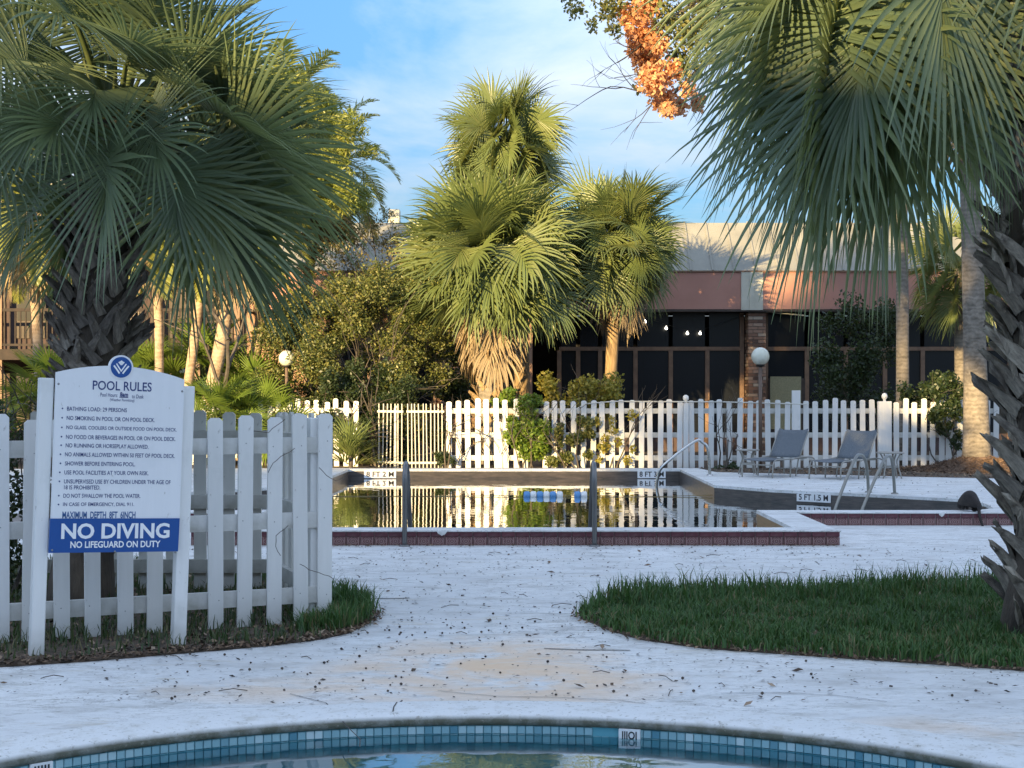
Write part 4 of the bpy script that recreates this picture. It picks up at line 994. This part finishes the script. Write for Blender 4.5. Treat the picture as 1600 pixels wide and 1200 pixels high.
FEATHER = (bf, blf)
# low fan palms under them
for i, (px, py, Yp, s, lab) in enumerate(((215, 575, 27.6, .9, 'bright low fan palm just above the left end of the sign'), (320, 560, 27.9, 1.05, 'large bright low fan palm behind the right sign post'), (395, 600, 27.4, .85, 'low fan palm in front of the left globe lamp'),
                                     (345, 630, 26.0, .85, 'dark green fan palm shrub just above the near fence'), (415, 640, 26.4, .8, 'small dark fan palm shrub left of the dark bush'), (85, 590, 27.0, 1.0, 'low fan palm at the left edge behind the shaggy trunk'))):
    t = thing('fan_palm_shrub', lab, 'shrub', (P(px, py, Yp).x, Yp, FGZ), 'low fan palms at the left')
    hgt = max(.25, P(px, py, Yp).z-.45*s)
    MB().tube([(0, 0, -.1), (0.02, 0, hgt*.5), (0, 0, hgt)], .07, 8).obj('trunk', M['trunk_core'], t)
    crown(t, Vector((0, 0, hgt)), LIB_LOW if i not in (3, 4) else LIB_LOWD if False else LIB_LOW, 26, 86, 2, s, 200+i)

# ---- near left palm: shaggy trunk behind the sign, dark crown
rng.seed(50)
LIB_NL = make_lib(1400, None, .62, .94, 46, 9, .0110, [80, 62, 45, 28, 12, -4, -20, -38, -56], 5, M['frond_near'], M['petiole'], grav=.42, sag=.6, messy=.10, rolls=65, tilts=(0, 60))
nl_base = Vector((-2.66, 9.45, 0)); nl_top = P(175, 190, 9.5)
t = thing('shaggy_palm', 'dark shaggy trunked palm close at the left behind the pool rules sign', 'palm tree', nl_base, 'big shaggy palms near the camera')
tp = nl_top-nl_base
trunk(t, Vector((0, 0, -.05)), tp, .17, .16, M['trunk_core'])
boots(t, Vector((0, 0, 0)), tp, .17, .17, .12, .95, 290, M['boot_left'], 3, .25, .058, .35, .75)
crown(t, tp, LIB_NL, 42, 86, -10, 1.0, 3, 1.0, heart=.08)
def aim(parent, c, lib, list_, base_scale=1.0):
    """extra fronds set in the directions the photograph shows: (azimuth, elevation, scale)"""
    for i, (a, e, s) in enumerate(list_):
        k = min(lib, key=lambda q: abs(q-e)); m = lib[k][i % len(lib[k])]
        o = bpy.data.objects.new('frond', m); COL.objects.link(o); o.parent = parent; o.location = c; o.rotation_euler = (0, math.radians(k-e)*.8, math.radians(a)); o.scale = (s*base_scale,)*3
aim(t, tp+Vector((.05, -.05, -.05)), LIB_NL, [(5, 22, 1.0), (-20, 5, 1.2), (-8, -14, 1.25), (15, 38, .9), (-35, 30, 1.0), (-25, -38, 1.05), (0, 50, .85), (-12, -30, 1.2), (-70, 40, .9), (-100, 5, .9), (170, -50, .9), (200, -34, 1.0), (-4, -34, 1.2), (-30, -20, 1.15), (12, 6, 1.0), (-2, 32, .95)])

# ---- near right palm: big shaggy trunk at the right edge, hanging fronds
rng.seed(90)
LIB_NR = make_lib(2400, None, .80, 1.25, 52, 10, .0150, [70, 45, 20, 0, -18, -36, -54, -72], 4, M['frond_near'], M['petiole'], grav=.70, sag=.85, messy=.06, rolls=50, tilts=(5, 50))
nr_base = Vector((2.93, 8.35, 0)); nr_top = P(1480, -150, 8.45)
t = thing('shaggy_palm', 'big shaggy palm at the right edge with criss crossed leaf bases and long hanging fronds', 'palm tree', nr_base, 'big shaggy palms near the camera')
tp = nr_top-nr_base
def nr_path(k):
    b = max(0, (k-.42)/.58); return Vector((.02*math.sin(k*9)+tp.x*b**1.7, tp.y*k, tp.z*k))
trunk(t, Vector((0, 0, -.05)), tp, .20, .13, M['trunk_core'], .0, n=20, flare=1.35, path=nr_path)
boots(t, Vector((0, 0, 0)), tp, .21, .14, .0, .97, 298, M['boot_grey'], 8, .32, .072, .3, .75, path=nr_path)
crown(t, tp, LIB_NR, 20, 72, -20, 1.0, 12, 1.0, heart=.08)
aim(t, tp+Vector((-.06, -.1, -.15)), LIB_NR, [(190, -34, 1.0), (210, -54, .95), (178, -14, 1.0), (222, -30, 1.0), (186, 4, .88), (240, -58, .95), (176, -50, 1.0), (195, -22, 1.05), (290, -62, .85), (330, -58, .85), (168, 18, .8), (255, -36, .8), (186, -44, 1.15), (205, -40, 1.2), (215, -52, 1.1), (172, -62, 1.05)])

# ------------------------------------------------------------------ leafy crowns, shrubs, vines
def leaf_cloud(name, blobs, n, size, mat, seed, shell=.55, parent=None, loc=None, aspect=.5, up=.0):
    g = np.random.default_rng(seed); w = np.array([b[3]*b[4]*b[5] for b in blobs])**.67; w = w/w.sum()
    idx = g.choice(len(blobs), n, p=w); B = np.array(blobs, float)[idx]
    d = g.normal(size=(n, 3)); d /= np.linalg.norm(d, axis=1)[:, None]
    r = shell+(1-shell)*g.random(n)**.7; r *= 1+.22*np.sin(d[:, 0]*7+B[:, 0]*9)*np.sin(d[:, 2]*6+B[:, 2]*5)*np.cos(d[:, 1]*5)
    C = B[:, :3]+d*B[:, 3:6]*r[:, None]
    a = g.normal(size=(n, 3)); a[:, 2] += up; a /= np.linalg.norm(a, axis=1)[:, None]
    b = np.cross(a, g.normal(size=(n, 3))); b /= np.linalg.norm(b, axis=1)[:, None]
    s = size*g.uniform(.6, 1.35, n)[:, None]
    V = np.stack([C-a*s, C-b*s*aspect, C+a*s, C+b*s*aspect], 1).reshape(-1, 3)
    me = raw_mesh(name, V, np.arange(n*4).reshape(-1, 4), [mat]); o = link(bpy.data.objects.new(name, me), parent, loc); return o
def scatter_blobs(g, c, R3, n, r0, r1, flat=1.0):
    out = []
    for _ in range(n):
        d = Vector((g.gauss(0, 1), g.gauss(0, 1), g.gauss(0, 1))).normalized()*g.random()**.33
        r = g.uniform(r0, r1); out.append((c[0]+d.x*R3[0], c[1]+d.y*R3[1], c[2]+d.z*R3[2], r, r, r*flat))
    return out
def bough(mb, p0, d, L, r, g, depth=3, spread=.6):
    pts = [p0]; p = p0.copy(); dd = d.copy()
    for i in range(5): dd = (dd+Vector((g.gauss(0, .14), g.gauss(0, .14), g.gauss(0, .10)))).normalized(); p = p+dd*L/5; pts.append(p.copy())
    mb.tube(pts, [r*(1-.13*i) for i in range(6)], 6)
    if depth:
        for k in range(g.randint(2, 3)):
            q = pts[g.randint(3, 5)]; nd = (dd+Vector((g.gauss(0, spread), g.gauss(0, spread), g.gauss(.1, spread*.7)))).normalized(); bough(mb, q, nd, L*g.uniform(.6, .8), r*.5, g, depth-1, spread)
def bush(name, label, base, blobs, n, size, mat, seed, cat='shrub', group=None, ntw=6, h=1.2, aspect=.5, shell=.5, inner=None, twr=.03):
    t = thing(name, label, cat, base, group); g = random.Random(seed); tw = MB()
    for _ in range(ntw): bough(tw, Vector((g.uniform(-.15, .15), g.uniform(-.15, .15), -.05)), Vector((g.gauss(0, .4), g.gauss(0, .3), 1)).normalized(), h*g.uniform(.7, 1), twr, g, 2)
    tw.obj('branches', M['twig'], t)
    leaf_cloud('foliage', blobs, n, size, mat, seed, shell, t, aspect=aspect)
    return t
g = random.Random(5)
# the large mixed bush left of the middle palm: olive, sunlit above, dark below
def rel(px, py, Y, base): p = P(px, py, Y); return (p.x-base[0], p.y-base[1], p.z-base[2])
bb = (P(560, 700, 27.2).x, 27.2, FGZ)
bl_ = []
for _ in range(125):
    px = g.uniform(420, 690); top = 385+60*abs((px-575)/130)**1.5; py = g.uniform(top+25, 690); Y = 27.2+g.uniform(-.8, 1.0)
    r = g.uniform(.22, .42); x, y, z = rel(px, py, Y, bb); bl_.append((x, y, z, r, r, r*.8))
bush('large_shrub', 'large olive green small leaved bush between the left globe lamp and the middle palm', bb, bl_, 92000, .027, M['leaf_olive'], 41, ntw=8, h=1.8, shell=.25)
bt = (P(590, 700, 28.6).x, 28.6, FGZ); bl_ = []
for _ in range(46):
    px = g.uniform(470, 655); py = g.uniform(322+.012*(px-575)**2*.5, 450); r = g.uniform(.12, .3); x, y, z = rel(px, py, 28.6+g.uniform(-.4, .6), bt); bl_.append((x, y, z, r, r, r))
bush('sparse_tree', 'sparse olive leaved small tree reaching above the bush in front of the pale roof', bt, bl_, 8000, .026, M['leaf_pale'], 47, 'tree', None, ntw=6, h=2.9, shell=.1, twr=.04)
bd = (P(585, 720, 26.2).x, 26.2, FGZ); bl_ = []
for _ in range(34):
    px = g.uniform(500, 640); py = g.uniform(575, 715); Y = 26.2+g.uniform(-.3, .5); r = g.uniform(.16, .30); x, y, z = rel(px, py, Y, bd)
    if px > 640 and py < 640: continue
    bl_.append((x, y, z, r, r, r))
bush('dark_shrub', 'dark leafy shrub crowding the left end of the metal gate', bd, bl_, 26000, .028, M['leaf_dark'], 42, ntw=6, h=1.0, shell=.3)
bush('feathery_tree', 'tall sunlit yellow green feathery tree showing past the right side of the left palm', FEATHER[0], FEATHER[1], 30000, .045, M['leaf_feather'], 72, 'tree', None, ntw=2, h=3.0, shell=.15, twr=.07, aspect=.22)
# yucca-like tuft by the pool's far left corner
LIB_Y = {e: [fan_mesh('blade', 700+int(e)+v, e, .03, .62, 16, 5, .5, spread=70, mats=[M['frond'], M['petiole']], wmax=.016, cone=.5) for v in range(2)] for e in (85, 60, 40, 20)}
t = thing('spiky_shrub', 'spiky leaved tuft on a short stem behind the far left corner of the pool', 'shrub', (P(548, 730, 25.2).x, 25.2, FGZ))
MB().tube([(0, 0, -.1), (.01, 0, .25), (0, 0, .42)], .035, 8).obj('trunk', M['twig'], t); crown(t, Vector((0, 0, .42)), LIB_Y, 14, 85, 10, .9, 9, name='blade')
# vine mounds on and behind the sunlit fence
def mound(name, label, pxa, pxb, pya, pyb, Y, n, size, mat, seed, group, k=16, dy=.25, r=(.10, .2), cat='shrub', tw=4):
    g = random.Random(seed); b = (P((pxa+pxb)/2, 725, Y).x, Y, FGZ); bl_ = []
    for _ in range(k):
        px, py = g.uniform(pxa, pxb), g.uniform(pya, pyb); rr = g.uniform(*r); x, y, z = rel(px, py, Y+g.uniform(-dy, dy), b); bl_.append((x, y, z, rr, rr*.8, rr))
    return bush(name, label, b, bl_, n, size, mat, seed, cat, group, ntw=tw, h=.9, shell=.2, aspect=.6, twr=.016)
mound('fence_vine', 'bright green vine climbing over the sunlit white fence in the middle', 798, 850, 615, 715, 25.36, 4200, .034, M['leaf_vine'], 51, 'vines on the far fence', 26, .10, (.09, .16), 'vine')
mound('flowering_shrub', 'yellow green sunlit shrub rising behind the fence right of the middle palm', 850, 960, 597, 640, 26.1, 3800, .034, M['leaf_yellow'], 52, None, 16, .3, (.14, .24))
mound('small_shrub', 'small green shrub behind the fence in front of the thick middle trunk', 758, 800, 612, 650, 26.0, 900, .034, M['leaf_vine'], 53, None, 7, .2, (.08, .14))
mound('creeper', 'thin olive creeper hanging on the sunlit fence beside the bright vine', 858, 925, 650, 722, 25.37, 2600, .030, M['leaf_olive'], 54, 'vines on the far fence', 16, .08, (.07, .14), 'vine')
mound('creeper', 'yellowish creeper low on the fence left of the lounger side of the pool', 930, 1000, 640, 722, 25.38, 650, .028, M['leaf_yellow'], 55, 'vines on the far fence', 12, .06, (.06, .11), 'vine')
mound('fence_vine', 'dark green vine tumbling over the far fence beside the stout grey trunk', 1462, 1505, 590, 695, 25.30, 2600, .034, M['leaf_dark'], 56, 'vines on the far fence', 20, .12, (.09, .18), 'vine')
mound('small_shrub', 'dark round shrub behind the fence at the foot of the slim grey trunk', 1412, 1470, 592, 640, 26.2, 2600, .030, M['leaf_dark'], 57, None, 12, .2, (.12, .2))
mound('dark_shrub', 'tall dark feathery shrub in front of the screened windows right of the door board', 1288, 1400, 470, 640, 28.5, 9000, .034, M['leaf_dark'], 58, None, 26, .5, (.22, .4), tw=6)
mound('small_shrub', 'low green weeds at the fence foot under the curved handrail', 1116, 1150, 722, 736, 25.2, 500, .026, M['leaf_dark'], 59, None, 6, .1, (.05, .1))
mound('small_shrub', 'small dark bush at the foot of the gate by the pool edge', 680, 712, 705, 728, 25.3, 700, .026, M['leaf_dark'], 60, None, 6, .1, (.06, .1))
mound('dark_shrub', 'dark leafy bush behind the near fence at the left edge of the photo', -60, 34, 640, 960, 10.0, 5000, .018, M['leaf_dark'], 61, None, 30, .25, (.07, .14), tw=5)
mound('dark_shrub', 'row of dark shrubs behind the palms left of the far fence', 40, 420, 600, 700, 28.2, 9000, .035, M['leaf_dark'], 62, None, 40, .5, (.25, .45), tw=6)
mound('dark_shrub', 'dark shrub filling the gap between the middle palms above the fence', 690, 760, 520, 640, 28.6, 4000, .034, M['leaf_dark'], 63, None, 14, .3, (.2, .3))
# dry vine stems on the sunlit fence
g = random.Random(77); vm = MB()
for k in range(9):
    p = P(g.uniform(705, 800), g.uniform(700, 725), 25.44); pts = [p]; d = Vector((g.uniform(-.6, .6), 0, 1)).normalized()
    for _ in range(6): d = (d+Vector((g.gauss(0, .35), 0, g.gauss(0, .2)))).normalized(); p = p+d*.10; pts.append(p.copy())
    vm.tube(pts, .006, 4)
tag(vm.obj('dry_vine', M['twig']), 'tangle of dry leafless vine stems low on the sunlit fence', 'vine')
vm = MB(); g = random.Random(3)
for px, py in ((447, 655), (462, 700), (500, 730), (452, 820), (470, 880)):
    p = Vector(((px-800)/F*8.7, 8.68-.02, CH+(HZ-py)/F*8.7)); pts = [p]; d = Vector((g.uniform(-1, 1), 0, -.6)).normalized()
    for _ in range(7): d = (d+Vector((g.gauss(0, .4), 0, g.gauss(0, .25)))).normalized(); p = p+d*.03; pts.append(p.copy())
    vm.tube(pts, .0018, 4)
tag(vm.obj('dry_vine', M['twig']), 'few thin dry tendrils clinging to the right end of the near fence', 'vine')

# orange leaved tree: its trunk stands behind the big right palm, one limb hangs into the sky
ob = Vector((P(1660, 700, 17).x, 17, .13)); g = random.Random(9)
t = thing('orange_tree', 'tree with rusty orange leaves whose limb hangs before the sky at top right', 'tree', ob)
tr = MB(); fork = P(1480, -150, 17)-ob
tr.tube([(0, 0, -.3), (-.05, .05, 1.5), (-.15, 0, 3.2), fork], [.22, .18, .15, .11], 10)
for e_, r_ in (((1010, 60), .05), ((960, -60), .05), ((1100, -120), .06), ((1050, 150), .04), ((1250, -160), .06)):
    q = P(*e_, 17)-ob; m_ = fork.lerp(q, .5)+Vector((0, 0, .4)); tr.tube(smooth_path([fork, m_, q], 4), [r_*(1-.08*i) for i in range(9)], 6)
    for _ in range(4): bough(tr, fork.lerp(q, g.uniform(.5, 1)), Vector((g.uniform(-1, .2), 0, g.uniform(-.8, .3))).normalized(), .7, .012, g, 2)
tr.obj('trunk', M['bark'], t)
def pb(lst): return [(*(P(px, py, 17+g.uniform(-.4, .4))-ob), r, r, r*1.1) for px, py, r in lst]
leaf_cloud('orange_foliage', pb([(1005, 55, .20), (1012, 95, .20), (1020, 125, .18), (1035, 152, .16), (1045, 172, .10), (985, 25, .15), (1060, 165, .12), (1012, 10, .18), (1075, 140, .10), (1030, 70, .12), (1000, -30, .2), (995, 75, .14), (1050, 110, .14), (1090, 160, .10)]), 5200, .032, M['leaf_orange'], 1, .1, t, aspect=.65)
leaf_cloud('green_foliage', pb([(900, 15, .12), (925, 38, .10), (950, 5, .20), (985, -10, .2), (1040, 20, .25), (1075, 45, .22), (1100, 15, .25), (1055, 90, .16), (960, 45, .12), (1130, 60, .25), (1080, 100, .15), (1000, 140, .10), (890, -5, .14), (1120, -60, .5), (1000, -90, .5), (1250, -150, .6)]), 7200, .028, M['leaf_olive'], 2, .1, t, aspect=.6)
leaf_cloud('yellow_foliage', pb([(1050, 40, .22), (1085, 65, .2), (955, 15, .16), (1105, 30, .22), (1065, 110, .12)]), 1200, .028, M['leaf_yellow'], 3, .1, t, aspect=.6)

# ------------------------------------------------------------------ beds, lawn, litter
def poly_px(lst): return [gp(px, py) for px, py in lst]
lawn_poly = poly_px([(905, 966), (925, 950), (960, 938), (1010, 930), (1100, 928), (1250, 926), (1400, 920), (1520, 916), (1700, 912), (2100, 915), (2200, 1090), (1800, 1062), (1600, 1049), (1450, 1038), (1300, 1028), (1100, 1014), (1000, 1000), (950, 985)])
bed_poly = poly_px([(-700, 1105), (-200, 1060), (0, 1043), (140, 1034), (280, 1022), (420, 1010), (500, 1000), (545, 990), (572, 976), (582, 960), (575, 945), (550, 936), (520, 930), (420, 900), (200, 880), (-100, 880), (-700, 890)])
def bed(name, poly, hgt, mat):
    poly2 = [(p.x, p.y) for p in poly]; v, f = sheet(poly2, [], .0)
    c = Vector((sum(p[0] for p in poly2)/len(poly2), sum(p[1] for p in poly2)/len(poly2))); n = len(poly2)
    mb = MB(); inn = [(p[0]+(c.x-p[0])*.03, p[1]+(c.y-p[1])*.05) for p in poly2]
    vs = [(*p, .001) for p in poly2]+[(*p, hgt) for p in inn]; mb.add(vs, [(i, (i+1) % n, (i+1) % n+n, i+n) for i in range(n)]); v, f = sheet(inn, [], hgt); mb.add(v, f)
    o = mb.obj(name, mat); o['kind'] = 'structure'; return o
bed('lawn_soil', lawn_poly, .022, M['soil']); bed('bed_soil', bed_poly, .02, M['soil'])
def ragged(poly, pts): return np.array([inside(p, poly) for p in pts])
def grass(name, poly, n, h, mat, seed, keep=None, w=.004, z=.015, clump=0):
    g = np.random.default_rng(seed); P2 = [(p.x, p.y) for p in poly]; xs = [p[0] for p in P2]; ys = [p[1] for p in P2]; pts = []
    while len(pts) < n:
        c = np.stack([g.uniform(min(xs), min(max(xs), 4.6), 4000), g.uniform(min(ys), max(ys), 4000)], 1); c = c[np.abs(c[:, 0]) < 5]
        c = c[ragged(P2, c)]
        if keep is not None: c = c[keep(c, g)]
        pts += list(c)
    p = np.array(pts[:n])+g.normal(0, .022, (n, 2)); hh = h*g.uniform(.45, 1.25, n)
    nz = np.sin(p[:, 0]*5.1+1)*np.sin(p[:, 1]*6.3)+np.sin(p[:, 0]*13+2)*np.sin(p[:, 1]*11); hh *= 1+.28*nz
    a = g.uniform(0, 2*np.pi, n); ln = g.uniform(.1, .75, n); dx = np.stack([np.cos(a), np.sin(a), np.zeros(n)], 1); sx = np.stack([-np.sin(a), np.cos(a), np.zeros(n)], 1)
    B = np.stack([p[:, 0], p[:, 1], np.full(n, z)], 1); m = B+dx*(hh*ln*.35)[:, None]+np.array([0, 0, 1])*(hh*.55)[:, None]; t_ = B+dx*(hh*ln)[:, None]+np.array([0, 0, 1])*(hh*(1-.3*ln))[:, None]
    ww = w*g.uniform(.7, 1.4, n)[:, None]
    V = np.stack([B-sx*ww, B+sx*ww, m+sx*ww*.8, m-sx*ww*.8, t_+sx*ww*.12, t_-sx*ww*.12], 1).reshape(-1, 3)
    q = np.array([(0, 1, 2, 3), (3, 2, 4, 5)]); Q = (q[None]+np.arange(n)[:, None, None]*6).reshape(-1, 4)
    o = link(bpy.data.objects.new(name, raw_mesh(name, V, Q, [mat]))); o['kind'] = 'stuff'; return o
grass('lawn_grass', lawn_poly, 62000, .066, M['grass'], 1)
pe = [(p.x, p.y) for p in lawn_poly]
grass('lawn_edge_grass', poly_px([(905, 968), (925, 948), (960, 936), (1010, 928), (1100, 926), (1250, 924), (1400, 918), (1520, 914), (1700, 910), (1700, 935), (1400, 945), (1100, 950), (960, 960)]), 3600, .13, M['grass'], 2)
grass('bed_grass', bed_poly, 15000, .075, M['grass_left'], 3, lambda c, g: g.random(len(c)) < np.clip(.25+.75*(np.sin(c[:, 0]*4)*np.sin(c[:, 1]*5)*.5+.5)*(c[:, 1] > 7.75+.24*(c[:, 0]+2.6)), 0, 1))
grass('bed_end_grass', poly_px([(470, 995), (545, 986), (572, 974), (580, 960), (573, 946), (548, 938), (520, 934), (470, 940)]), 3200, .13, M['grass'], 4)
def litter(name, pts, size, mat, seed, z, flatness=.35, aspect=.45):
    g = np.random.default_rng(seed); n = len(pts); a = g.uniform(0, 2*np.pi, n); s = size*g.uniform(.5, 1.5, n)[:, None]
    d = np.stack([np.cos(a), np.sin(a), g.uniform(-flatness, flatness, n)], 1); e = np.stack([-np.sin(a), np.cos(a), g.uniform(-flatness, flatness, n)], 1)
    C = np.column_stack([pts, z+g.uniform(.002, .010, n)]); up = np.array([0, 0, 1])*s*.25
    V = np.stack([C-d*s, C-e*s*aspect+up, C+d*s+up*.5, C+e*s*aspect], 1).reshape(-1, 3)
    o = link(bpy.data.objects.new(name, raw_mesh(name, V, np.arange(n*4).reshape(-1, 4), [mat]))); o['kind'] = 'stuff'; return o
def rand_in(poly, n, g, pad=0):
    xs = [p[0] for p in poly]; ys = [p[1] for p in poly]; out = []
    while len(out) < n:
        c = np.stack([g.uniform(min(xs), max(xs), 2000), g.uniform(min(ys), max(ys), 2000)], 1); out += list(c[ragged(poly, c)])
    return np.array(out[:n])
gq = np.random.default_rng(4)
near = [(-3.2, 6.6), (3.6, 6.4), (5.5, 13.3), (-4.2, 13.3)]
litter('deck_litter', rand_in(near, 2600, gq), .0115, M['litter_dark'], 1, .001, .3, .5)
litter('fine_deck_litter', rand_in(near, 5000, gq), .006, M['litter_dark'], 12, .001, .3, .6)
litter('deck_leaves', rand_in(near, 190, gq), .022, M['litter'], 2, .002)
litter('riser_litter', np.stack([gq.uniform(-2.8, 2.9, 420), 13.37-np.abs(gq.normal(0, .05, 420))], 1), .014, M['litter'], 3, .002)
litter('far_deck_litter', rand_in([(2.9, 15.9), (7, 15.9), (6, 21.2), (3.1, 22.8)], 260, gq), .012, M['litter_dark'], 5, RZ)
litter('bed_litter', rand_in([(p.x, p.y) for p in bed_poly if True], 9000, gq), .017, M['litter'], 6, .02, .6)
ep = []
for i in range(len(bed_poly)):
    a_, b_ = bed_poly[i], bed_poly[(i+1) % len(bed_poly)]
    if a_.y < 9.6 and b_.y < 9.6:
        for _ in range(int((b_-a_).length*520)): u = gq.random(); p = a_.lerp(b_, u); ep.append((p.x+gq.normal(0, .035), p.y+abs(gq.normal(0, .10))-.015))
litter('bed_edge_litter', np.array(ep), .015, M['litter'], 7, .012, .7)
ep = []
for i in range(len(lawn_poly)):
    a_, b_ = lawn_poly[i], lawn_poly[(i+1) % len(lawn_poly)]
    for _ in range(int((b_-a_).length*150)): u = gq.random(); p = a_.lerp(b_, u); ep.append((p.x+gq.normal(0, .03), p.y+gq.normal(0, .03)))
litter('lawn_edge_litter', np.array(ep), .014, M['litter'], 8, .008, .7)
far_bed = [(2.95, 24.3), (3.07, 23.1), (6.2, 21.6), (16, 18.0), (60, 18), (60, 33), (-60, 33), (-60, 22), (-16, 22), (-9, 24.0), (-3.2, 24.3)]
v, f = sheet(far_bed, [], .075); structure('planting_bed', (v, f), M['soil'])
litter('far_bed_litter', rand_in([(3.0, 24.2), (3.1, 23.2), (6.2, 21.7), (9.5, 20.6), (9.5, 25.5), (3, 25.5)], 2600, gq), .02, M['litter'], 9, .08, .6)
sx, sy = P(1527, 735, 24.6).x, 24.6
aa = gq.uniform(0, 6.28, 2600); rr = 1.25*gq.random(2600)**.6
o = litter('pine_straw', np.stack([sx+np.cos(aa)*rr, sy+np.sin(aa)*rr*.8], 1), .05, M['mulch'], 31, .0, 1.0, .07)
co = np.empty(len(o.data.vertices)*3, np.float32); o.data.vertices.foreach_get('co', co); co = co.reshape(-1, 3)
dd = np.hypot(co[:, 0]-sx, co[:, 1]-sy); co[:, 2] += .09+np.clip(.26-.30*dd, .0, .3); o.data.vertices.foreach_set('co', co.ravel())
litter('lawn_litter', rand_in([(p.x, p.y) for p in lawn_poly], 1500, gq), .018, M['litter'], 41, .03, .8)
tw = MB(); g = random.Random(21)
for k in range(70):
    x, y = g.uniform(-2.8, 3.6), g.uniform(6.6, 12.8); a = g.uniform(0, 6.3); L_ = g.uniform(.04, .16); mid = (x+math.cos(a)*L_*.5, y+math.sin(a)*L_*.5+.008, .012)
    tw.tube([(x, y, .004), mid, (x+math.cos(a)*L_, y+math.sin(a)*L_, .005)], .0022, 4)
o = tw.obj('fallen_twigs', M['twig']); o['kind'] = 'stuff'
# dark seeds lying on the deck
sd_ = MB()
for k in range(170):
    x, y = g.uniform(-2.8, 3.4), g.uniform(6.6, 9.6); r = g.uniform(.005, .0085); sd_.lathe([(.0008, 0), (r, r*.6), (r*.8, r*1.3), (.0008, r*1.7)], (x, y, .001), 6)
o = sd_.obj('fallen_seeds', M['litter_dark']); o['kind'] = 'stuff'

# ------------------------------------------------------------------ the cat drinking at the pool edge
def skin(name, verts, edges, radii, mat, parent, loc, sub=2, root=0):
    me = bpy.data.meshes.new(name); me.from_pydata(verts, edges, []); me.materials.append(mat)
    o = link(bpy.data.objects.new(name, me), parent, loc); md = o.modifiers.new('skin', 'SKIN'); sv = me.skin_vertices[0].data
    for i, r in enumerate(radii): sv[i].radius = (r, r) if isinstance(r, (int, float)) else r; sv[i].use_root = (i == root)
    md.use_smooth_shade = True; s = o.modifiers.new('sub', 'SUBSURF'); s.levels = sub; s.render_levels = sub; return o
cb = Vector(((1516-800)/F*15.52, 15.53, RZ))
cat = thing('cat', 'dark brown cat crouched at the right end of the pool, tail hanging down', 'cat', cb)
vt = [(.06, -.03, .085), (.0, .0, .115), (-.06, .04, .105), (-.095, .07, .07), (-.118, .10, .035),            # hips, back, shoulders, neck, head
      (.075, -.055, .03), (.045, -.07, .008), (.075, .0, .03), (.045, .0, .008),                               # hind legs
      (-.06, .02, .045), (-.07, .03, .008), (-.045, .07, .045), (-.06, .085, .008),                            # front legs
      (.095, -.06, .06), (.115, -.095, -.02), (.14, -.10, -.09), (.155, -.10, -.115), (-.135, .115, .018)]
ed = [(0, 1), (1, 2), (2, 3), (3, 4), (0, 5), (5, 6), (0, 7), (7, 8), (2, 9), (9, 10), (2, 11), (11, 12), (0, 13), (13, 14), (14, 15), (15, 16), (4, 17)]
rd = [.066, .070, .055, .034, .034, .030, .014, .030, .014, .022, .012, .022, .012, .016, .013, .011, .007, .018]
skin('body', vt, ed, rd, M['fur'], cat, (0, 0, 0))
for s in (-1, 1):
    MB().add([(-.012, 0, 0), (.012, 0, 0), (0, .012, .002), (0, .004, .034)], [(0, 1, 3), (1, 2, 3), (2, 0, 3), (0, 2, 1)]).obj('ear', M['fur'], cat, (-.105+s*.018, .10-s*.012, .062))

cat.rotation_euler = (0, 0, R(-38)); cat.scale = (1.25, 1.25, 1.35)
# ------------------------------------------------------------------ unseen oaks added behind the camera to shade and dapple the court
def oak(label, x, y, h, rx, rz, n, seed, nb=26):
    g = random.Random(seed); t = thing('shade_oak', label, 'tree', (x, y, 0), 'unseen oaks added to shade the court')
    tr = MB(); tr.tube([(0, 0, -.2), (.1, 0, h*.25), (0, .1, h*.5)], [.38, .3, .26], 10)
    for k in range(6):
        a = k*1.05+g.random(); bough(tr, Vector((0, .1, h*.45)), Vector((math.cos(a), math.sin(a), .7)).normalized(), rx*.6, .13, g, 2)
    tr.obj('trunk', M['bark'], t)
    leaf_cloud('crown', scatter_blobs(g, (0, 0, h-rz), (rx*.85, rx*.7, rz*.8), nb, rx*.18, rx*.38), n, .11, M['leaf_oak'], seed, .2, t, aspect=.55)
oak('tall oak added unseen behind the camera to shade the fascia and right fence', -26.4, -27, 17.2, 3.2, 4.2, 22000, 301, 34)
oak('spreading oak added unseen farther left behind the camera to shade the left background', -41, -27, 14.2, 4.4, 3.2, 16000, 302)
oak('leafy oak added unseen behind the camera to dapple the near right palm', -13.2, -26, 15.0, 5.5, 4.2, 26000, 303, 32)
oak('slim oak added unseen to shade the stout palm and right fence end', -20.8, -27, 16.6, 2.4, 2.9, 15000, 304, 22)
